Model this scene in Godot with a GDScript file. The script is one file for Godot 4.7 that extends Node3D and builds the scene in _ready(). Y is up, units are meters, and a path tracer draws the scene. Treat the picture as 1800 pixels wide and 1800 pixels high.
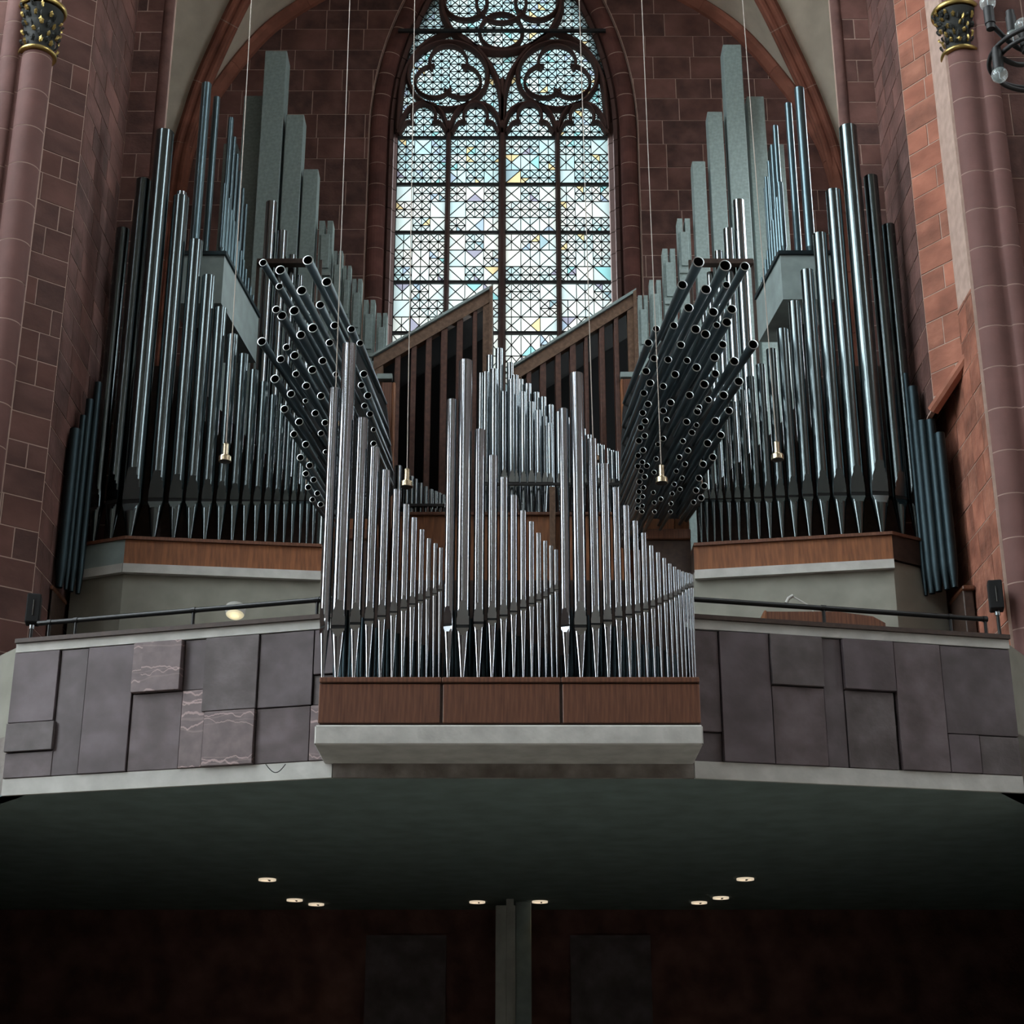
extends Node3D
# A pipe organ on the west gallery of a red sandstone church. Pixel helpers turn photo pixels
# into directions; distances come from the floor, walls, gallery and cases built below.
const F := 2850.0
const PITCH := 0.35954
const EYE := 1.6
const BACK := 23.0          # distance of the window wall
const SOFFIT := 4.345       # height of the gallery underside
const FASCIA := 4.47
const CAP := 5.79
const FLOOR_UP := 4.9       # gallery floor
const TOWER := 7.52         # top of the tower wind chests
const FRONT := 13.0         # distance of the front case
const BASE := 5.03          # top of the front case

var M := {}
var used := {}
var rng := RandomNumberGenerator.new()
var unit_box := BoxMesh.new()
const NTH := ["first", "second", "third", "fourth", "fifth", "sixth", "seventh", "eighth", "ninth", "tenth", "eleventh", "twelfth", "thirteenth", "fourteenth", "fifteenth", "sixteenth", "seventeenth", "eighteenth", "nineteenth", "twentieth", "twenty-first", "twenty-second", "twenty-third", "twenty-fourth"]

# ---------------------------------------------------------------- mesh building
class MB:
	var v := PackedVector3Array()
	var n := PackedVector3Array()
	var uv := PackedVector2Array()
	var c := PackedColorArray()
	var col := Color.WHITE
	var use_col := false
	func tri(a: Vector3, b: Vector3, d: Vector3, na: Vector3, nb: Vector3, nd: Vector3) -> void:
		if (d - a).cross(b - a).dot(na + nb + nd) < 0.0:
			var t := b
			b = d
			d = t
			t = nb
			nb = nd
			nd = t
		v.append(a); v.append(b); v.append(d)
		n.append(na); n.append(nb); n.append(nd)
		uv.append(Vector2(a.x + a.z, a.y)); uv.append(Vector2(b.x + b.z, b.y)); uv.append(Vector2(d.x + d.z, d.y))
		if use_col:
			c.append(col); c.append(col); c.append(col)
	func flat(a: Vector3, b: Vector3, d: Vector3, out: Vector3) -> void:
		var k := (b - a).cross(d - a)
		if k.length_squared() < 1e-16:
			return
		k = k.normalized()
		if k.dot(out) < 0.0:
			k = -k
		tri(a, b, d, k, k, k)
	func quad(a: Vector3, b: Vector3, d: Vector3, e: Vector3, out: Vector3) -> void:
		flat(a, b, d, out)
		flat(a, d, e, out)
	func squad(a: Vector3, b: Vector3, d: Vector3, e: Vector3, na: Vector3, nb: Vector3, nd: Vector3, ne: Vector3) -> void:
		tri(a, b, d, na, nb, nd)
		tri(a, d, e, na, nd, ne)
	func box(p: Vector3, s: Vector3, b := Basis()) -> void:
		var h := s * 0.5
		for ax in 3:
			for sg in [-1.0, 1.0]:
				var o := Vector3.ZERO; o[ax] = sg
				var i: int = (ax + 1) % 3
				var j: int = (ax + 2) % 3
				var q := []
				for k in [[-1.0, -1.0], [1.0, -1.0], [1.0, 1.0], [-1.0, 1.0]]:
					var w := o * h
					w[i] = k[0] * h[i]
					w[j] = k[1] * h[j]
					q.append(p + b * w)
				quad(q[0], q[1], q[2], q[3], b * o)
	# a box with its twelve edges chamfered by k
	func cbox(p: Vector3, s: Vector3, k: float, b := Basis()) -> void:
		var h := s * 0.5
		k = minf(k, minf(h.x, minf(h.y, h.z)) * 0.45)
		var g := h - Vector3(k, k, k)
		for ax in 3:
			var i: int = (ax + 1) % 3
			var j: int = (ax + 2) % 3
			for sg in [-1.0, 1.0]:
				var o := Vector3.ZERO; o[ax] = sg
				var q := []
				for e in [[-1.0, -1.0], [1.0, -1.0], [1.0, 1.0], [-1.0, 1.0]]:
					var w := Vector3.ZERO
					w[ax] = sg * h[ax]
					w[i] = e[0] * g[i]
					w[j] = e[1] * g[j]
					q.append(p + b * w)
				quad(q[0], q[1], q[2], q[3], b * o)
			for s1 in [-1.0, 1.0]:
				for s2 in [-1.0, 1.0]:
					var q2 := []
					for e in [[-1.0, 0], [1.0, 0], [1.0, 1], [-1.0, 1]]:
						var w := Vector3.ZERO
						w[ax] = e[0] * g[ax]
						w[i] = s1 * (h[i] if e[1] == 0 else g[i])
						w[j] = s2 * (g[j] if e[1] == 0 else h[j])
						q2.append(p + b * w)
					var o2 := Vector3.ZERO
					o2[i] = s1; o2[j] = s2
					quad(q2[0], q2[1], q2[2], q2[3], b * o2)
	func lathe(prof: Array, seg: int, xf := Transform3D(), a0 := 0.0, a1 := TAU) -> void:
		for k in prof.size() - 1:
			var p: Vector2 = prof[k]
			var q: Vector2 = prof[k + 1]
			var d := (q - p)
			if d.length() < 1e-6:
				continue
			var nn := Vector2(d.y, -d.x).normalized()
			for s in seg:
				var t0 := a0 + (a1 - a0) * s / seg
				var t1 := a0 + (a1 - a0) * (s + 1) / seg
				var e0 := Vector3(sin(t0), 0, cos(t0))
				var e1 := Vector3(sin(t1), 0, cos(t1))
				var up := Vector3.UP
				var n0: Vector3 = xf.basis * (e0 * nn.x + up * nn.y)
				var n1: Vector3 = xf.basis * (e1 * nn.x + up * nn.y)
				squad(xf * (e0 * p.x + up * p.y), xf * (e1 * p.x + up * p.y), xf * (e1 * q.x + up * q.y), xf * (e0 * q.x + up * q.y), n0, n1, n1, n0)
	func tube(path: Array, r: float, seg := 8) -> void:
		var prev_u := Vector3.ZERO
		var rings := []
		for k in path.size():
			var t: Vector3 = (path[mini(k + 1, path.size() - 1)] - path[maxi(k - 1, 0)]).normalized()
			var u := prev_u
			if k == 0:
				u = t.cross(Vector3.UP if absf(t.y) < 0.9 else Vector3.RIGHT)
			u = (u - t * u.dot(t)).normalized()
			prev_u = u
			var w := t.cross(u)
			var ring := []
			for s in seg:
				var a := TAU * s / seg
				ring.append(u * cos(a) + w * sin(a))
			rings.append(ring)
		for k in path.size() - 1:
			for s in seg:
				var z: int = (s + 1) % seg
				squad(path[k] + rings[k][s] * r, path[k] + rings[k][z] * r, path[k + 1] + rings[k + 1][z] * r, path[k + 1] + rings[k + 1][s] * r, rings[k][s], rings[k][z], rings[k + 1][z], rings[k + 1][s])
		for e in [0, path.size() - 1]:
			var o: Vector3 = (path[0] - path[1]) if e == 0 else (path[e] - path[e - 1])
			for s in seg:
				flat(path[e], path[e] + rings[e][s] * r, path[e] + rings[e][(s + 1) % seg] * r, o)
	# an outline in a plane (origin, ux, uy), made solid between distances d0 and d1 along un
	func prism(pts: PackedVector2Array, o: Vector3, ux: Vector3, uy: Vector3, un: Vector3, d0: float, d1: float) -> void:
		var ix := Geometry2D.triangulate_polygon(pts)
		var g := func(p: Vector2, d: float) -> Vector3: return o + ux * p.x + uy * p.y + un * d
		for k in range(0, ix.size(), 3):
			flat(g.call(pts[ix[k]], d1), g.call(pts[ix[k + 1]], d1), g.call(pts[ix[k + 2]], d1), un)
			flat(g.call(pts[ix[k]], d0), g.call(pts[ix[k + 1]], d0), g.call(pts[ix[k + 2]], d0), -un)
		var cw := Geometry2D.is_polygon_clockwise(pts)
		for k in pts.size():
			var a := pts[k]
			var b := pts[(k + 1) % pts.size()]
			var e := b - a
			var w := Vector2(e.y, -e.x) if not cw else Vector2(-e.y, e.x)
			quad(g.call(a, d0), g.call(b, d0), g.call(b, d1), g.call(a, d1), ux * w.x + uy * w.y)
	# a moulding: profile (sideways, depth) run along a path in a plane
	func ribbon(path: Array, prof: Array, o: Vector3, ux: Vector3, uy: Vector3, un: Vector3, closed := false, caps := true) -> void:
		var m := path.size()
		var side := []
		for k in m:
			var a: Vector2 = path[(k - 1 + m) % m] if closed or k > 0 else path[k]
			var b: Vector2 = path[(k + 1) % m] if closed or k < m - 1 else path[k]
			var t := (b - a).normalized()
			side.append(Vector2(-t.y, t.x))
		var pc := Vector2.ZERO
		for q in prof:
			pc += q / prof.size()
		for k in (m if closed else m - 1):
			var k2: int = (k + 1) % m
			for j in prof.size():
				var p: Vector2 = prof[j]
				var q: Vector2 = prof[(j + 1) % prof.size()]
				var e := q - p
				if e.length() < 1e-6:
					continue
				var en := Vector2(e.y, -e.x).normalized()
				if en.dot((p + q) * 0.5 - pc) < 0.0:
					en = -en
				var pt := func(kk: int, w: Vector2) -> Vector3:
					var s2: Vector2 = path[kk] + side[kk] * w.x
					return o + ux * s2.x + uy * s2.y + un * w.y
				var nr := func(kk: int) -> Vector3:
					return ((ux * side[kk].x + uy * side[kk].y) * en.x + un * en.y).normalized()
				squad(pt.call(k, p), pt.call(k, q), pt.call(k2, q), pt.call(k2, p), nr.call(k), nr.call(k), nr.call(k2), nr.call(k2))
		if caps and not closed:
			for e in [0, m - 1]:
				var t2: Vector2 = (path[0] - path[1]) if e == 0 else (path[m - 1] - path[m - 2])
				var ix := Geometry2D.triangulate_polygon(PackedVector2Array(prof))
				var g := func(w: Vector2) -> Vector3:
					var s2: Vector2 = path[e] + side[e] * w.x
					return o + ux * s2.x + uy * s2.y + un * w.y
				for k in range(0, ix.size(), 3):
					flat(g.call(prof[ix[k]]), g.call(prof[ix[k + 1]]), g.call(prof[ix[k + 2]]), ux * t2.x + uy * t2.y)
	func mesh() -> ArrayMesh:
		var a := []
		a.resize(Mesh.ARRAY_MAX)
		a[Mesh.ARRAY_VERTEX] = v
		a[Mesh.ARRAY_NORMAL] = n
		a[Mesh.ARRAY_TEX_UV] = uv
		if use_col:
			a[Mesh.ARRAY_COLOR] = c
		var am := ArrayMesh.new()
		am.add_surface_from_arrays(Mesh.PRIMITIVE_TRIANGLES, a)
		return am

# ---------------------------------------------------------------- pixels to places
func ray(px: float, py: float) -> Vector3:
	var y := (900.0 - py) / F
	return Vector3((px - 900.0) / F, y * cos(PITCH) + sin(PITCH), y * sin(PITCH) - cos(PITCH))
func at_d(px: float, py: float, d: float) -> Vector3:      # on the upright plane at distance d
	var r := ray(px, py)
	return Vector3(0, EYE, 0) + r * (d / -r.z)
func at_h(px: float, py: float, h: float) -> Vector3:      # on the level plane at height h
	var r := ray(px, py)
	return Vector3(0, EYE, 0) + r * ((h - EYE) / r.y)
func at_x(px: float, py: float, x: float) -> Vector3:      # on the upright plane along the nave at x
	var r := ray(px, py)
	return Vector3(0, EYE, 0) + r * (x / r.x)
func at_plane(px: float, py: float, p: Vector3, n: Vector3) -> Vector3:
	var r := ray(px, py)
	return Vector3(0, EYE, 0) + r * ((p - Vector3(0, EYE, 0)).dot(n) / r.dot(n))
func metres(w: float, p: Vector3) -> float:                # width of w pixels at a place
	var q := p - Vector3(0, EYE, 0)
	return w / F * (q.y * sin(PITCH) - q.z * cos(PITCH))

# ---------------------------------------------------------------- naming
func numbered(called: String) -> String:
	var k: int = used.get(called, 0)
	used[called] = k + 1
	return called if k == 0 else "%s_%03d" % [called, k]
func tag(o: Node3D, label: String, category: String, group := "") -> void:
	o.set_meta("label", label)
	o.set_meta("category", category)
	if group:
		o.set_meta("group", group)
func thing(called: String, label: String, category: String, at := Vector3.ZERO, turn := 0.0, group := "") -> Node3D:
	var o := Node3D.new()
	o.name = numbered(called)
	add_child(o)
	o.position = at
	o.rotation.y = turn
	tag(o, label, category, group)
	return o
func setting(called: String, label := "") -> Node3D:
	var o := Node3D.new()
	o.name = called
	add_child(o)
	o.set_meta("kind", "structure")
	if label:
		o.set_meta("label", label)
	return o
func part(called: String, mb, m: Material, parent: Node3D) -> MeshInstance3D:
	var o := MeshInstance3D.new()
	o.name = called
	o.mesh = mb.mesh() if mb is MB else mb
	o.material_override = m
	parent.add_child(o, true)
	return o

# ---------------------------------------------------------------- materials
func noise_tex(freq: float, lo: Color, hi: Color, oct := 4, seed_ := 1, size := 512, kind := FastNoiseLite.TYPE_SIMPLEX_SMOOTH) -> NoiseTexture2D:
	var f := FastNoiseLite.new()
	f.noise_type = kind
	f.seed = seed_
	f.frequency = freq
	f.fractal_octaves = oct
	var t := NoiseTexture2D.new()
	t.width = size
	t.height = size
	t.seamless = true
	t.noise = f
	var g := Gradient.new()
	g.set_color(0, lo)
	g.set_color(1, hi)
	t.color_ramp = g
	return t
func mat(c: Color, rough: float, metal := 0.0, tex: Texture2D = null, scale := 0.5, bump: Texture2D = null, depth := 0.3) -> StandardMaterial3D:
	var m := StandardMaterial3D.new()
	m.albedo_color = c
	m.roughness = rough
	m.metallic = metal
	if tex or bump:
		m.uv1_triplanar = true
		m.uv1_world_triplanar = true
		m.uv1_scale = Vector3.ONE * scale
	if tex:
		m.albedo_texture = tex
	if bump:
		m.heightmap_enabled = true
		m.heightmap_texture = bump
		m.heightmap_scale = depth
	return m
func make_materials() -> void:
	var mottle := noise_tex(0.012, Color(0.84, 0.835, 0.83), Color(1, 1, 1), 5, 3)
	var patch := noise_tex(0.006, Color(0.62, 0.58, 0.56), Color(1, 1, 1), 6, 9)
	var pits := noise_tex(0.05, Color(0, 0, 0), Color(1, 1, 1), 3, 5)
	var rough_pits := noise_tex(0.03, Color(0, 0, 0), Color(1, 1, 1), 4, 15, 512, FastNoiseLite.TYPE_CELLULAR)
	var grain := noise_tex(0.02, Color(0.66, 0.6, 0.55), Color(1, 1, 1), 5, 21)
	M.stone = []
	for k in 6:
		var c := Color(0.47, 0.325, 0.295).lerp(Color(0.40, 0.285, 0.265), k / 5.0)
		M.stone.append(mat(c, 0.85, 0.0, patch, 0.35 + 0.07 * k, pits, 0.35))
	M.pier = []
	for k in 4:
		var c := Color(0.70, 0.45, 0.36).lerp(Color(0.63, 0.42, 0.34), k / 3.0)
		M.pier.append(mat(c, 0.85, 0.0, patch, 0.5 + 0.1 * k, rough_pits, 0.9))
	M.shaft = mat(Color(0.43, 0.295, 0.275), 0.8, 0.0, mottle, 0.4, pits, 0.2)
	M.mortar = mat(Color(0.72, 0.62, 0.57), 0.9, 0.0, mottle, 0.8)
	M.jamb = mat(Color(0.43, 0.265, 0.24), 0.85, 0.0, patch, 0.5, pits, 0.2)
	M.tracery = mat(Color(0.34, 0.24, 0.22), 0.85, 0.0, mottle, 0.6, pits, 0.2)
	M.rib = mat(Color(0.64, 0.41, 0.335), 0.85, 0.0, patch, 0.5, pits, 0.2)
	M.web = mat(Color(0.86, 0.83, 0.76), 0.9, 0.0, mottle, 0.3)
	M.plaster = mat(Color(0.56, 0.56, 0.52), 0.9, 0.0, mottle, 0.35)
	M.white = mat(Color(0.74, 0.74, 0.72), 0.8, 0.0, mottle, 0.5, pits, 0.15)
	M.concrete = mat(Color(0.60, 0.585, 0.565), 0.85, 0.0, patch, 0.7, pits, 0.25)
	M.soffit = mat(Color(0.46, 0.53, 0.52), 0.85, 0.0, mottle, 0.3)
	M.floor = mat(Color(0.66, 0.63, 0.59), 0.5, 0.0, mottle, 0.4)
	M.nave = mat(Color(0.62, 0.57, 0.55), 0.9, 0.0, patch, 0.3)
	M.pillar = mat(Color(0.68, 0.69, 0.66), 0.85, 0.0, mottle, 0.4)
	M.navetop = mat(Color(0.84, 0.82, 0.78), 0.9)
	M.oak = mat(Color(0.56, 0.355, 0.205), 0.55, 0.0, grain, 1.0)
	M.oak.uv1_scale = Vector3(2.2, 0.22, 2.2)
	M.oak2 = mat(Color(0.43, 0.27, 0.185), 0.5, 0.0, grain, 1.0)
	M.oak2.uv1_scale = Vector3(3.0, 0.2, 3.0)
	M.oakdark = mat(Color(0.24, 0.17, 0.13), 0.6, 0.0, grain, 1.0)
	M.swell = mat(Color(0.44, 0.34, 0.26), 0.6, 0.0, grain, 1.2)
	M.louvre = mat(Color(0.36, 0.235, 0.19), 0.55, 0.0, grain, 1.2)
	M.greywood = mat(Color(0.53, 0.60, 0.595), 0.75, 0.0, mottle, 2.4, pits, 0.05)
	M.chestgrey = mat(Color(0.54, 0.60, 0.595), 0.6, 0.0, mottle, 0.5)
	M.black = mat(Color(0.035, 0.04, 0.045), 0.6)
	M.void = mat(Color(0.03, 0.033, 0.036), 0.95)  # near-black: shade of hollow interiors put into the colour; also plain black parts
	M.rail = mat(Color(0.06, 0.07, 0.075), 0.35, 0.3)
	M.lead = mat(Color(0.07, 0.08, 0.09), 0.7)
	M.iron = mat(Color(0.09, 0.10, 0.115), 0.6)
	# metals: (front case tin, tower pipes, high ranks, trumpets)
	var smear := noise_tex(0.006, Color(0.93, 0.93, 0.94), Color(1, 1, 1), 3, 33)
	M.tin = mat(Color(0.61, 0.63, 0.645), 0.11, 1.0, smear, 0.6)
	M.tin2 = mat(Color(0.52, 0.55, 0.56), 0.16, 1.0, smear, 0.6)
	M.zinc = mat(Color(0.37, 0.41, 0.415), 0.2, 1.0, smear, 0.8)
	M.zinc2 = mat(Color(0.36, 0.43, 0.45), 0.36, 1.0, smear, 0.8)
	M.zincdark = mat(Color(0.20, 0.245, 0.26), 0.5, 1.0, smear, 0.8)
	M.trumpet = mat(Color(0.56, 0.615, 0.63), 0.42, 1.0, smear, 0.9)
	M.rim = mat(Color(0.80, 0.82, 0.82), 0.3, 1.0)
	M.brass = mat(Color(0.80, 0.75, 0.64), 0.2, 1.0)
	M.gold = mat(Color(0.66, 0.58, 0.36), 0.35, 1.0)
	M.bronze = mat(Color(0.07, 0.085, 0.07), 0.75)
	M.wire = mat(Color(0.62, 0.58, 0.54), 0.5)
	M.globe = mat(Color(0.85, 0.92, 0.92, 0.22), 0.05)
	M.globe.transparency = BaseMaterial3D.TRANSPARENCY_ALPHA
	M.slab = []
	for k in 4:
		M.slab.append(mat([Color(0.385, 0.345, 0.365), Color(0.36, 0.325, 0.34), Color(0.40, 0.355, 0.37), Color(0.37, 0.34, 0.345)][k], 0.6, 0.0, patch, 0.5 + 0.12 * k, pits, 0.1))
	M.vein = []
	for k in 3:
		M.vein.append(mat(Color(0.66, 0.58, 0.585), 0.6, 0.0, vein_tex(40 + k), 1.0))
		M.vein[k].uv1_scale = Vector3(0.9, 0.9, 0.9)
		M.vein[k].uv1_offset = Vector3(0.37 * k, 0.21 * k, 0)
	M.glass = StandardMaterial3D.new()
	M.glass.vertex_color_use_as_albedo = true
	M.glass.roughness = 0.4
	M.glass.backlight_enabled = true
	M.glass.backlight = Color.WHITE
# sandstone with pale mineral veins: flat marks in the stone itself
func vein_tex(seed_: int) -> ImageTexture:
	var r := RandomNumberGenerator.new()
	r.seed = seed_
	var f := FastNoiseLite.new()
	f.seed = seed_
	f.frequency = 0.012
	f.fractal_octaves = 4
	var im := Image.create(512, 512, false, Image.FORMAT_RGB8)
	var veins := []
	for k in 8:
		veins.append([r.randf_range(10, 500), r.randf_range(-0.16, 0.16), r.randf_range(1.2, 5.5), r.randf_range(0, 900)])
	for y in 512:
		for x in 512:
			var b := 0.60 + 0.12 * f.get_noise_2d(x, y)
			var c := Color(b, b, b)
			for w in veins:
				var d: float = absf(y - (w[0] + w[1] * (x - 256) + 24.0 * f.get_noise_2d(x * 0.9 + w[3], w[3])))
				if d < w[2]:
					c = c.lerp(Color(1, 0.98, 0.96) * 1.0, 0.85)
			im.set_pixel(x, y, c)
	return ImageTexture.create_from_image(im)

# ---------------------------------------------------------------- masonry
func stone_wall(parent: Node3D, called: String, o: Vector3, ux: Vector3, un: Vector3, w: float, y0: float, y1: float, course: float, block: float, mats: Array, seed_: int, keep := PackedVector2Array(), cut: Array = []) -> void:
	# blocks 5 cm thick standing 6 mm proud of the joints, in courses; o is the foot of the wall face
	var r := RandomNumberGenerator.new()
	r.seed = seed_

	var y := y0
	var row := 0
	while y < y1 - 0.05:
		var h := minf(course * r.randf_range(0.9, 1.1), y1 - y)
		var x := -block * (0.5 if row % 2 else 0.0) * r.randf_range(0.8, 1.1)
		while x < w - 0.04:
			var l := block * r.randf_range(0.72, 1.3)
			var a := maxf(x, 0.0)
			var z := minf(x + l, w)
			if w - z < 0.12:
				z = w
			x = z if z == w else x + l
			if z - a < 0.06:
				continue
			var g := 0.0075
			var m: Material = mats[r.randi() % mats.size()]
			var proud := r.randf_range(0.003, 0.008)
			if keep.is_empty() and cut.is_empty():
				var p := part(called, unit_box, m, parent)
				p.transform = Transform3D(Basis(ux * (z - a - 2 * g), Vector3.UP * (h - 2 * g), un * 0.05), o + ux * ((a + z) / 2) + Vector3.UP * (y + h / 2 - o.y) + un * (proud - 0.025))
				continue
			var polys := [PackedVector2Array([Vector2(a + g, y + g), Vector2(z - g, y + g), Vector2(z - g, y + h - g), Vector2(a + g, y + h - g)])]
			if not keep.is_empty():
				polys = Geometry2D.intersect_polygons(polys[0], keep)
			for c in cut:
				var out := []
				for q in polys:
					out.append_array(Geometry2D.clip_polygons(q, c))
				polys = out
			for q in polys:
				var area := 0.0
				for k in q.size():
					area += q[k].cross(q[(k + 1) % q.size()]) * 0.5
				if q.size() < 3 or absf(area) < 0.006 or Geometry2D.triangulate_polygon(q).is_empty():
					continue
				var mb := MB.new()
				mb.prism(q, Vector3(o.x, 0, o.z), ux, Vector3.UP, un, -0.045, proud)
				part(called, mb, m, parent)
		y += h
		row += 1

func slab(parent: Node3D, called: String, a: Vector3, b: Vector3, m: Material) -> MeshInstance3D:
	var mb := MB.new()
	mb.box((a + b) / 2, (b - a).abs())
	return part(called, mb, m, parent)
func upright(parent: Node3D, called: String, a: Vector2, b: Vector2, y0: float, y1: float, thick: float, m: Material) -> MeshInstance3D:
	# an upright wall leaf between plan points (x, distance); its body lies to the right of a -> b
	var mb := MB.new()
	var e := (b - a).normalized()
	var n := Vector2(e.y, -e.x) * thick
	var q := PackedVector2Array([a, b, b + n, a + n])
	mb.prism(q, Vector3.ZERO, Vector3.RIGHT, Vector3.FORWARD, Vector3.UP, y0, y1)
	return part(called, mb, m, parent)

func build_nave() -> void:
	var fl := setting("floor")
	slab(fl, "paving", Vector3(-10.6, -0.3, 22), Vector3(10.6, 0, -24), M.floor)
	var cl := setting("ceiling")
	slab(cl, "roof_slab", Vector3(-10.6, 30, 22), Vector3(10.6, 30.5, -24), M.navetop)
	# the nave to either side of and behind the photographer, with unseen window openings
	for s in [-1.0, 1.0]:
		var w := setting("wall_nave_left" if s < 0 else "wall_nave_right")
		var edge := 15.4
		# [centre along the nave, half width, sill, head]: low lights, clerestory above; sized and placed for their light
		var wins: Array = [[[-10.6, 1.7, 5.0, 11.6]], [[-11.2, 2.7, 13.6, 28.0], [-5.0, 2.4, 13.6, 28.0], [5.0, 1.3, 13.6, 28.0], [13.0, 1.8, 13.6, 28.0]]] if s < 0 else [[[-11.6, 0.5, 5.0, 11.6]], [[-7.6, 1.5, 15.0, 28.0], [9.0, 1.0, 15.0, 28.0]]]
		slab(w, "lower_wall", Vector3(s * 10, 0, 22), Vector3(s * 10.6, 5, -edge), M.nave)
		slab(w, "upper_wall", Vector3(s * 10, 28, 22), Vector3(s * 10.6, 30, -edge), M.nave)
		for tier in 2:
			var z := -edge
			var y0 := 5.0 if tier == 0 else 11.6
			var y1 := 11.6 if tier == 0 else 28.0
			for win in wins[tier]:
				var c: float = win[0]
				var half: float = win[1]
				var lo: float = win[2]
				var hi: float = win[3]
				slab(w, "pier_wall", Vector3(s * 10, y0, z), Vector3(s * 10.6, y1, c - half), M.nave)
				if lo > y0:
					slab(w, "spandrel", Vector3(s * 10, y0, c - half), Vector3(s * 10.6, lo, c + half), M.nave)
				z = c + half
				var bars := MB.new()
				for k in ([-1, 0, 1] if half > 2 else [0]):
					bars.box(Vector3(s * 10.3, (lo + hi) / 2, c + k * half * 0.5), Vector3(0.2, hi - lo, 0.14))
				for k in 7:
					bars.box(Vector3(s * 10.3, lo + (hi - lo) * (k + 1) / 8.0, c), Vector3(0.06, 0.07, half * 2))
				part("window_bars", bars, M.tracery, w)
			slab(w, "pier_wall", Vector3(s * 10, y0, z), Vector3(s * 10.6, y1, 22), M.nave)
	var e := setting("wall_nave_end")
	slab(e, "end_wall", Vector3(-10.6, 0, 22), Vector3(10.6, 30, 22.6), M.navetop)
	# nave wall either side of the gallery opening, facing the nave
	var wf := setting("wall_gallery_arch")
	upright(wf, "mortar", Vector2(-10.2, 15.24), Vector2(-5.2, 15.24), 0, 30, -0.6, M.mortar)
	upright(wf, "mortar", Vector2(5.06, 15.42), Vector2(10.2, 15.42), 0, 30, -0.6, M.mortar)
	stone_wall(wf, "stone_block", Vector3(-7.0, 4, -15.24), Vector3.RIGHT, Vector3.BACK, 1.75, 4, 14.6, 0.48, 0.75, M.stone, 77)
	stone_wall(wf, "stone_block", Vector3(5.2, 4, -15.42), Vector3.RIGHT, Vector3.BACK, 1.6, 4, 14.6, 0.52, 0.7, M.stone, 78)

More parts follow.
